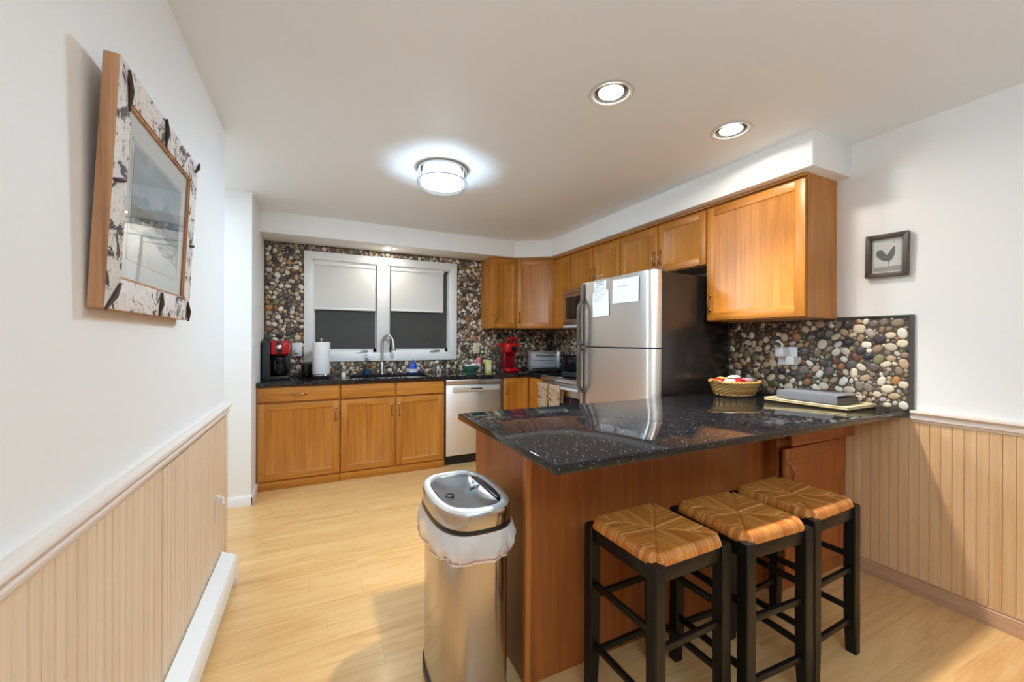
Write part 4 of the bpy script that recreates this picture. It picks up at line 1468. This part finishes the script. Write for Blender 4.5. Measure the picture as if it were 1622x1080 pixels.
# ================================================================ things on the window worktop
Z = ZCT
def coffee_combo():
    x0, x1, y0, y1 = -.437, -.225, 4.20, 4.42
    t = empty('coffee_maker', ((x0 + x1) / 2, (y0 + y1) / 2, Z), 'black and red coffee maker with glass carafe at the left end of the worktop', 'coffee maker')
    # tall dark tower with a rounded top
    pts = [(y0, Z), (y1, Z), (y1, Z + .34)] + [(y1 - .03 - (y1 - y0 - .06) * k / 8, Z + .352 + .018 * sin(pi * k / 8)) for k in range(9)] + [(y0, Z + .335)]
    obj('tower', B().prism(pts, x0, x0 + .062, 'x', bev=.006), plain('charcoal_plastic', (.022, .028, .03), .3), t)
    obj('base', BOX(x0 + .062, y0, Z, x1, y1, Z + .03, bev=.006), 'black', t)
    obj('back', BOX(x0 + .062, y1 - .07, Z + .03, x1, y1, Z + .25, bev=.006), 'black', t)
    hd = obj('brew_head', BOX(x0 + .063, y0 + .01, Z + .225, x1, y1, Z + .35, bev=.014, seg=3), 'red', t, label='red brew head')
    obj('control_window', BOX(x0 + .112, y0 + .002, Z + .235, x0 + .155, y0 + .02, Z + .345, bev=.004), 'black', hd)
    obj('dial', B().lathe([(.02, y0 + .004), (.02, y0 - .008), (.012, y0 - .012)], (x0 + .133, 0, Z + .295), 20, 'y'), 'chrome', hd)
    c = (x0 + .137, y0 + .085, 0)
    car = obj('carafe', B().lathe([(.045, Z + .031), (.06, Z + .05), (.062, Z + .10), (.05, Z + .16), (.042, Z + .185)], c, 24), 'smoke_glass', t, label='smoked glass carafe')
    obj('lid', B().lathe([(.043, Z + .186), (.045, Z + .20), (.02, Z + .212)], c, 24), 'black', car)
    obj('handle', B().tube([(c[0] - .02, c[1] - .045, Z + .18), (c[0] - .035, c[1] - .085, Z + .165), (c[0] - .035, c[1] - .085, Z + .09), (c[0] - .02, c[1] - .06, Z + .06)], .008, 8), 'black', car)
coffee_combo()
def pump_bottle(name, label, cat, x, y, r, h, mat, liquid=None, cap='white', neck=.3, sy=1.0):
    t = empty(name, (x, y, Z), label, cat)
    obj('bottle', B().lathe([(r * .9, Z), (r, Z + .006), (r, Z + h * .55), (r * .9, Z + h * .66), (r * neck, Z + h * .78), (r * neck, Z + h * .84)], (x, y, 0), 24, sy=sy), mat, t)
    if liquid:
        obj('liquid', B().lathe([(r * .85, Z + .002), (r * .94, Z + .008), (r * .94, Z + h * .16)], (x, y, 0), 24, sy=sy), liquid, t, label='blue soap')
    b = B().lathe([(r * .42, Z + h * .82), (r * .42, Z + h * .88), (r * .15, Z + h * .89), (r * .15, Z + h * .97), (r * .3, Z + h * .975), (r * .3, Z + h)], (x, y, 0), 16)
    b.tube([(x, y, Z + h * .985), (x - r * .6, y - r * .3, Z + h * .985), (x - r * 1.1, y - r * .5, Z + h * .96)], [.006, .005, .004], 8)
    obj('pump', b, cap, t)
    return t
def paper_towel():
    x, y = .043, 4.25
    t = empty('paper_towel_holder', (x, y, Z), 'white paper towel roll on a chrome and black upright stand before the window', 'paper towels')
    obj('base', B().lathe([(.08, Z), (.082, Z + .004), (.082, Z + .012), (.076, Z + .016)], (x, y, 0), 32), 'black', t)
    obj('rim', B().lathe([(.0825, Z + .022), (.0845, Z + .024), (.0845, Z + .03), (.0825, Z + .032), (.0825, Z + .022)], (x, y, 0), 32, cap0=False, cap1=False), 'chrome', t)
    obj('rod', B().lathe([(.006, Z + .01), (.006, Z + .355), (.011, Z + .36), (.011, Z + .372), (.002, Z + .38)], (x, y, 0), 12), 'chrome', t)
    b = B()
    pr = [(.02, Z + .04), (.076, Z + .04), (.077, Z + .043), (.077, Z + .338), (.076, Z + .341), (.02, Z + .341), (.02, Z + .04)]
    b.lathe(pr, (x, y, 0), 48, cap0=False, cap1=False)
    obj('roll', b, 'paper', t)
paper_towel()
def jar():
    x, y = -.085, 4.33
    t = empty('canister', (x, y, Z), 'small dark glass canister beside the paper towel roll', 'canister')
    obj('jar', B().lathe([(.042, Z), (.045, Z + .006), (.045, Z + .105), (.04, Z + .115)], (x, y, 0), 24), 'smoke_glass', t)
    obj('lid', B().lathe([(.046, Z + .112), (.047, Z + .115), (.047, Z + .13), (.04, Z + .134)], (x, y, 0), 24), 'black', t)
jar()
pump_bottle('soap_bottle', 'clear pump bottle with a little blue soap left of the faucet', 'soap bottle', .475, 4.44, .038, .215, 'clear_plastic', 'bluewater', 'white')
t = empty('dish_soap_bottle', (.95, 4.43, Z), 'blue dish soap bottle with a white label right of the faucet', 'soap bottle')
obj('bottle', B().lathe([(.042, Z), (.046, Z + .006), (.046, Z + .05), (.038, Z + .085), (.03, Z + .105), (.012, Z + .12)], (.95, 4.43, 0), 24, sy=.6), 'blue', t)
obj('label_patch', B().lathe([(.0467, Z + .012), (.0467, Z + .048)], (.95, 4.43, 0), 24, cap0=False, cap1=False, sy=.61), 'white', t, label='white paper label')
obj('cap', B().lathe([(.013, Z + .118), (.013, Z + .135), (.006, Z + .14), (.004, Z + .16)], (.95, 4.43, 0), 16), 'blue', t)
t = empty('dish_sponge', (.235, 4.18, Z), 'small pale sponge standing at the left edge of the sink', 'sponge')
obj('foam', BOX(.215, 4.165, Z, .255, 4.185, Z + .05, bev=.005), 'cream', t)
obj('scrub_pad', BOX(.215, 4.186, Z, .255, 4.192, Z + .05, bev=.002), 'green', t)
# green mat with the bowl on it
bx, by = 1.535, 4.2
tag(obj('drying_mat', BOX(bx - .14, by - .1, Z, bx + .13, by + .12, Z + .006, bev=.003), 'green'), 'green cloth mat under the teal bowl', 'mat')
t = empty('bowl', (bx, by, Z + .006), 'teal ceramic bowl of small white and blue packets on a green mat', 'bowl')
zb = Z + .0065
obj('shell', B().lathe([(.045, zb), (.05, zb + .006), (.08, zb + .03), (.1, zb + .062), (.102, zb + .066), (.097, zb + .064), (.076, zb + .034), (.04, zb + .012), (.001, zb + .01)], (bx, by, 0), 36), 'teal', t)
rng = random.Random(21)
def pillow(name, label, cat, c, sx, sy, h, rz, mat, group=None, tilt=0):
    b = B()
    n = 10
    for sgn in (1, -1):
        vr = []
        for i in range(n + 1):
            row = []
            for j in range(n + 1):
                u, v = -1 + 2 * i / n, -1 + 2 * j / n
                k = max(0, (1 - u ** 4) * (1 - v ** 4)) ** .6
                row.append(b.bm.verts.new((u * sx, v * sy, sgn * (h * k) + sgn * .0006 + .002 * sin(7 * u + 3 * v) * k)))
            vr.append(row)
        for i in range(n):
            for j in range(n):
                b.bm.faces.new((vr[i][j], vr[i + 1][j], vr[i + 1][j + 1], vr[i][j + 1]))
    bmesh.ops.remove_doubles(b.bm, verts=b.bm.verts[:], dist=.0015)
    b.xform(Matrix.Translation(c) @ Matrix.Rotation(rz, 4, 'Z') @ Matrix.Rotation(tilt, 4, 'X'))
    return tag(obj(name, b, mat, angle=70), label, cat, group)
for k, (dx, dy, dz, mt, lb) in enumerate([(-.045, -.02, .062, 'white', 'white packet at the left of the teal bowl'), (.0, -.035, .065, 'white', 'white packet at the front of the teal bowl'),
                                          (.045, -.01, .064, 'white', 'white packet at the right of the teal bowl'), (-.02, .03, .07, 'teeth', 'navy packet at the back left of the teal bowl'), (.03, .035, .068, 'white', 'white packet at the back of the teal bowl')]):
    pillow('sweetener_packet', lb, 'packet', (bx + dx, by + dy, zb + dz + .018), .03, .022, .010, rng.uniform(0, pi), mt, 'packets in the teal bowl', rng.uniform(-.3, .3))
t = empty('bottle', (1.69, 4.36, Z), 'pink squeeze bottle behind the pale yellow box', 'bottle')
obj('body', B().lathe([(.026, Z), (.028, Z + .006), (.028, Z + .09), (.02, Z + .115)], (1.69, 4.36, 0), 20), plain('pale_pink_plastic', srgb(232, 176, 168), .35), t)
obj('cap', B().lathe([(.03, Z + .112), (.032, Z + .13), (.026, Z + .165), (.012, Z + .17)], (1.69, 4.36, 0), 20), 'pink', t, label='pink cap')
t = empty('tea_box', (1.745, 4.22, Z), 'pale yellow box standing beside the red coffee maker', 'box')
obj('carton', BOX(1.718, 4.19, Z, 1.778, 4.245, Z + .135, bev=.002), 'yellow', t)
obj('lid_flap', BOX(1.7175, 4.1895, Z + .1355, 1.7785, 4.2455, Z + .139, bev=.001), 'cream', t)
obj('front_patch', BOX(1.727, 4.1885, Z + .03, 1.769, 4.1905, Z + .08, bev=.0005), 'white', t)
def pod_machine():
    x0, x1, y0, y1 = 1.90, 2.09, 4.12, 4.36
    xm = (x0 + x1) / 2
    t = empty('coffee_machine', (xm, (y0 + y1) / 2, Z), 'red single-cup coffee machine in the corner of the worktop', 'coffee maker')
    def rbox(xa, ya, za, xb, yb, zb_, bev, mat, name, par=t, **k):
        return obj(name, BOX(xa, ya, za, xb, yb, zb_, bev=bev, seg=4), mat, par, **k)
    rbox(x0 + .035, y0 + .09, Z, x1, y1, Z + .30, .03, 'dark_red', 'housing')
    rbox(x0 + .03, y0 - .02, Z, x1 - .005, y0 + .12, Z + .045, .018, 'red', 'drip_tray')
    rbox(x0 + .05, y0 - .01, Z + .0455, x1 - .025, y0 + .085, Z + .050, .002, 'black', 'drip_grate')
    hd = rbox(x0 + .03, y0 - .005, Z + .215, x1 - .002, y1 - .01, Z + .335, .035, 'red', 'brew_head')
    rbox(x0 + .075, y0 - .015, Z + .235, x1 - .03, y0 + .04, Z + .30, .02, 'blackgloss', 'control_face', hd)
    hb = B().tube([(x0 + .045, y0 + .06, Z + .315), (x0 + .05, y0 + .01, Z + .375), (xm + .016, y0 - .01, Z + .395), (x1 - .02, y0 + .01, Z + .375), (x1 - .015, y0 + .06, Z + .315)], .012, 10)
    obj('lift_handle', hb, 'red', hd)
    rbox(x0 - .012, y0 + .07, Z + .02, x0 + .034, y1 - .01, Z + .305, .012, 'clear_plastic', 'water_tank')
    rbox(x0 - .014, y0 + .068, Z + .306, x0 + .036, y1 - .008, Z + .325, .006, 'red', 'tank_lid')
    rbox(x0 - .013, y0 + .07, Z, x0 + .034, y1 - .01, Z + .0195, .004, 'dark_grey', 'tank_base')
pod_machine()
def toaster():
    W, D, H = .40, .26, .235
    c = Vector((2.44, 4.11, Z))
    t = empty('toaster_oven', tuple(c), 'stainless toaster oven set diagonally in the worktop corner', 'toaster oven', None, radians(-20))
    def add(n, b, m, p=t, **k):
        return obj(n, b, m, p, local=True, **k)
    add('body', BOX(-W / 2, -D / 2 + .01, .02, W / 2, D / 2, H, bev=.006), 'silver_plastic')
    f = B().box(-W / 2, -D / 2, .02, -W / 2 + .014, -D / 2 + .02, H).box(W / 2 - .092, -D / 2, .03, W / 2, -D / 2 + .02, H, bev=.003)
    f.box(-W / 2, -D / 2, H - .016, W / 2 - .09, -D / 2 + .02, H).box(-W / 2, -D / 2, .02, W / 2 - .09, -D / 2 + .02, .06)
    add('front_frame', f, 'steel_h')
    add('crumb_gap', BOX(-W / 2 + .012, -D / 2 - .001, .024, W / 2 - .01, -D / 2 + .008, .046), 'black')
    d = add('glass_door', BOX(-W / 2 + .016, -D / 2 - .006, .062, W / 2 - .096, -D / 2 + .004, H - .02, bev=.002), plain('oven_glass', (.34, .36, .38), .12))
    add('rack', B().box(-W / 2 + .03, -D / 2 - .0075, .105, W / 2 - .11, -D / 2 - .0055, .109).box(-W / 2 + .03, -D / 2 - .0075, .135, W / 2 - .11, -D / 2 - .0055, .138), 'chrome', d)
    hb = B().tube([(-W / 2 + .05, -D / 2 - .03, H - .036), (W / 2 - .13, -D / 2 - .03, H - .036)], .007, 10)
    for xx in (-W / 2 + .06, W / 2 - .14):
        hb.tube([(xx, -D / 2 - .03, H - .036), (xx, -D / 2 - .004, H - .036)], .005, 8)
    add('door_handle', hb, 'chrome', d)
    for k in range(3):
        b = B().lathe([(.018, -D / 2 + .002), (.018, -D / 2 - .004), (.013, -D / 2 - .018), (.001, -D / 2 - .019)], (W / 2 - .046, 0, H - .045 - k * .058), 20, 'y')
        add('knob', b, 'black')
    for sx in (-1, 1):
        for sy in (-1, 1):
            add('foot', B().lathe([(.012, 0), (.014, .02)], (sx * (W / 2 - .03), sy * (D / 2 - .035), 0), 12), 'black')
toaster()
t = empty('toaster', (2.60, 3.76, Z), 'black slot toaster standing beside the range', 'toaster', None, radians(-78))
obj('body', BOX(-.13, -.08, .015, .13, .08, .2, bev=.03, seg=4), 'blackgloss', t, local=True)
for yy in (-.03, .03):
    obj('slot', BOX(-.1, yy - .012, .2, .1, yy + .012, .2025), 'dark_grey', t, local=True)
obj('lever', BOX(.128, -.018, .11, .152, .018, .13, bev=.005), 'chrome', t, local=True)
obj('base', BOX(-.125, -.075, 0, .125, .075, .0148, bev=.004), 'dark_grey', t, local=True)
t = empty('cutting_board', (2.50, 3.40, .93), 'pale wooden cutting board leaning against the range backguard', 'cutting board')
bm_ = B().box(-.009, -.10, 0, .009, .10, .26, bev=.006, seg=3).xform(Matrix.Translation((XR - .17, 3.42, .9195)) @ Matrix.Rotation(radians(10), 4, 'Y'))
obj('board', bm_, 'lightwood', t)
obj('hang_loop', B().tube([(XR - .118, 3.42, 1.176), (XR - .114, 3.432, 1.196), (XR - .113, 3.42, 1.205), (XR - .114, 3.408, 1.196), (XR - .118, 3.42, 1.176)], .003, 6), 'cream', t)

# ================================================================ things on the peninsula counter
Z2 = ZP
def basket():
    cx, cy = 2.50, 1.765
    R0, H = .146, .088
    SX, SY = 1.08, .84
    t = empty('wicker_basket', (cx, cy, Z2), 'oval honey-colored wicker basket of wrapped snacks on the peninsula counter', 'basket')
    rng2 = random.Random(9)
    b = B()
    lay = b.tone()
    rows, m, st = 9, 120, 20
    for k in range(rows):
        z = Z2 + .006 + k * (H - .012) / (rows - 1)
        r = R0 * (.86 + .20 * k / (rows - 1))
        pts = [((cx + (r + .004 * sin(st * TAU * i / m + (k % 2) * pi)) * SX * cos(TAU * i / m)), cy + (r + .004 * sin(st * TAU * i / m + (k % 2) * pi)) * SY * sin(TAU * i / m), z) for i in range(m)]
        c = srgb(*rng2.choice([(206, 156, 84), (218, 172, 102), (190, 138, 70), (226, 186, 120)]))
        for ring in b.tube(pts, .0056, 6, loop=True).last:
            for v in ring:
                v[lay] = (*c, 1)
    obj('weave', b, 'wicker', t, angle=80)
    b = B()
    lay = b.tone()
    for i in range(2 * st):
        a = TAU * (i + .5) / (2 * st)
        p = [(cx + R0 * f * SX * cos(a), cy + R0 * f * SY * sin(a), Z2 + h) for f, h in ((.85, .004), (.95, H * .5), (1.06, H))]
        for ring in b.tube(p, .003, 6).last:
            for v in ring:
                v[lay] = (*srgb(186, 132, 68), 1)
    obj('stakes', b, 'wicker', t, angle=80)
    b = B()
    lay = b.tone()
    for ph in (0, pi):
        pts = []
        for i in range(160):
            a = TAU * i / 160
            q = 26 * a + ph
            r = R0 * 1.09 + .005 * cos(q)
            pts.append((cx + r * SX * cos(a), cy + r * SY * sin(a), Z2 + H + .005 * sin(q)))
        for ring in b.tube(pts, .006, 6, loop=True).last:
            for v in ring:
                v[lay] = (*srgb(214, 166, 94), 1)
    for s in (-1, 1):
        p = [(cx + s * (R0 * 1.08 * SX), cy - .035, Z2 + H), (cx + s * (R0 * 1.08 * SX + .014), cy - .02, Z2 + H + .014), (cx + s * (R0 * 1.08 * SX + .016), cy + .02, Z2 + H + .014), (cx + s * (R0 * 1.08 * SX), cy + .035, Z2 + H)]
        for ring in b.tube(p, .006, 8).last:
            for v in ring:
                v[lay] = (*srgb(206, 156, 84), 1)
    obj('rim', b, 'wicker', t, angle=80)
    b = B()
    lay = b.tone()
    b.lathe([(R0 * .84, Z2), (R0 * .86, Z2 + .005), (.001, Z2 + .006)], (cx, cy, 0), 40, sx=SX, sy=SY)
    for v in b.bm.verts:
        v[lay] = (*srgb(190, 140, 74), 1)
    obj('bottom', b, 'wicker', t)
    P = [(-.098, -.04, .060, 'white', 'white', .2), (-.034, -.058, .062, 'red', 'red', .1), (.034, -.056, .062, 'pink', 'pink', -.15), (.096, -.036, .060, 'blue', 'blue', .2), (.0, .004, .078, 'white', 'white', .1), (-.04, .062, .062, 'yellow', 'yellow', -.1), (-.098, .034, .061, 'red', 'red', 1.4), (.05, .06, .063, 'print_grey', 'silver-grey', .1)]
    place_w = ['at the left front', 'at the front', 'right of centre in front', 'at the right end', 'in the middle', 'at the back left', 'at the left end', 'at the back right']
    mats = {'blue': plain('light_blue_wrapper', srgb(110, 170, 206), .25), 'red': plain('red_wrapper', srgb(176, 40, 44), .25), 'pink': plain('pink_wrapper', srgb(214, 150, 150), .25)}
    for k, (dx, dy, dz, m_, cname, rz) in enumerate(P):
        pillow('snack_packet', cname + ' snack wrapper ' + place_w[k] + ' of the wicker basket', 'snack', (cx + dx, cy + dy, Z2 + dz + .034), .040, .028, .014, rz, mats.get(m_, m_), 'snacks in the basket', rng2.uniform(-.12, .12))
basket()
def board_and_binder():
    # cream tray
    x0, x1, y0, y1 = 2.44, 2.735, 1.10, 1.53
    t = empty('serving_tray', ((x0 + x1) / 2, (y0 + y1) / 2, Z2), 'cream serving board lying at the wall end of the peninsula counter', 'tray')
    b = B().box(x0, y0, Z2, x1, y1, Z2 + .011, bev=.005, seg=3)
    obj('board', b, 'lightwood', t)
    r = B()
    for a in ((x0, y0, x1, y0 + .014), (x0, y1 - .014, x1, y1), (x0, y0 + .014, x0 + .014, y1 - .014), (x1 - .014, y0 + .014, x1, y1 - .014)):
        r.box(a[0], a[1], Z2 + .0112, a[2], a[3], Z2 + .019, bev=.003)
    obj('raised_edge', r, plain('cream_lacquer', srgb(228, 214, 178), .4), t)
    zb2 = Z2 + .0195
    u = empty('ring_binder', (2.58, 1.33, zb2), 'grey-blue ring binder lying closed on the cream serving board', 'binder')
    a0, a1, c0, c1 = 2.475, 2.715, 1.165, 1.475
    obj('spine', BOX(a0, c0, zb2, a0 + .004, c1, zb2 + .046, bev=.0015), 'slate', u)
    obj('cover', BOX(a0, c0, zb2 + .043, a1, c1, zb2 + .046, bev=.0012), 'slate', u)
    obj('back_cover', BOX(a0, c0, zb2, a1, c1, zb2 + .003, bev=.0012), 'slate', u)
    obj('pages', BOX(a0 + .02, c0 + .008, zb2 + .004, a1 - .01, c1 - .008, zb2 + .03), 'dark_grey', u)
board_and_binder()
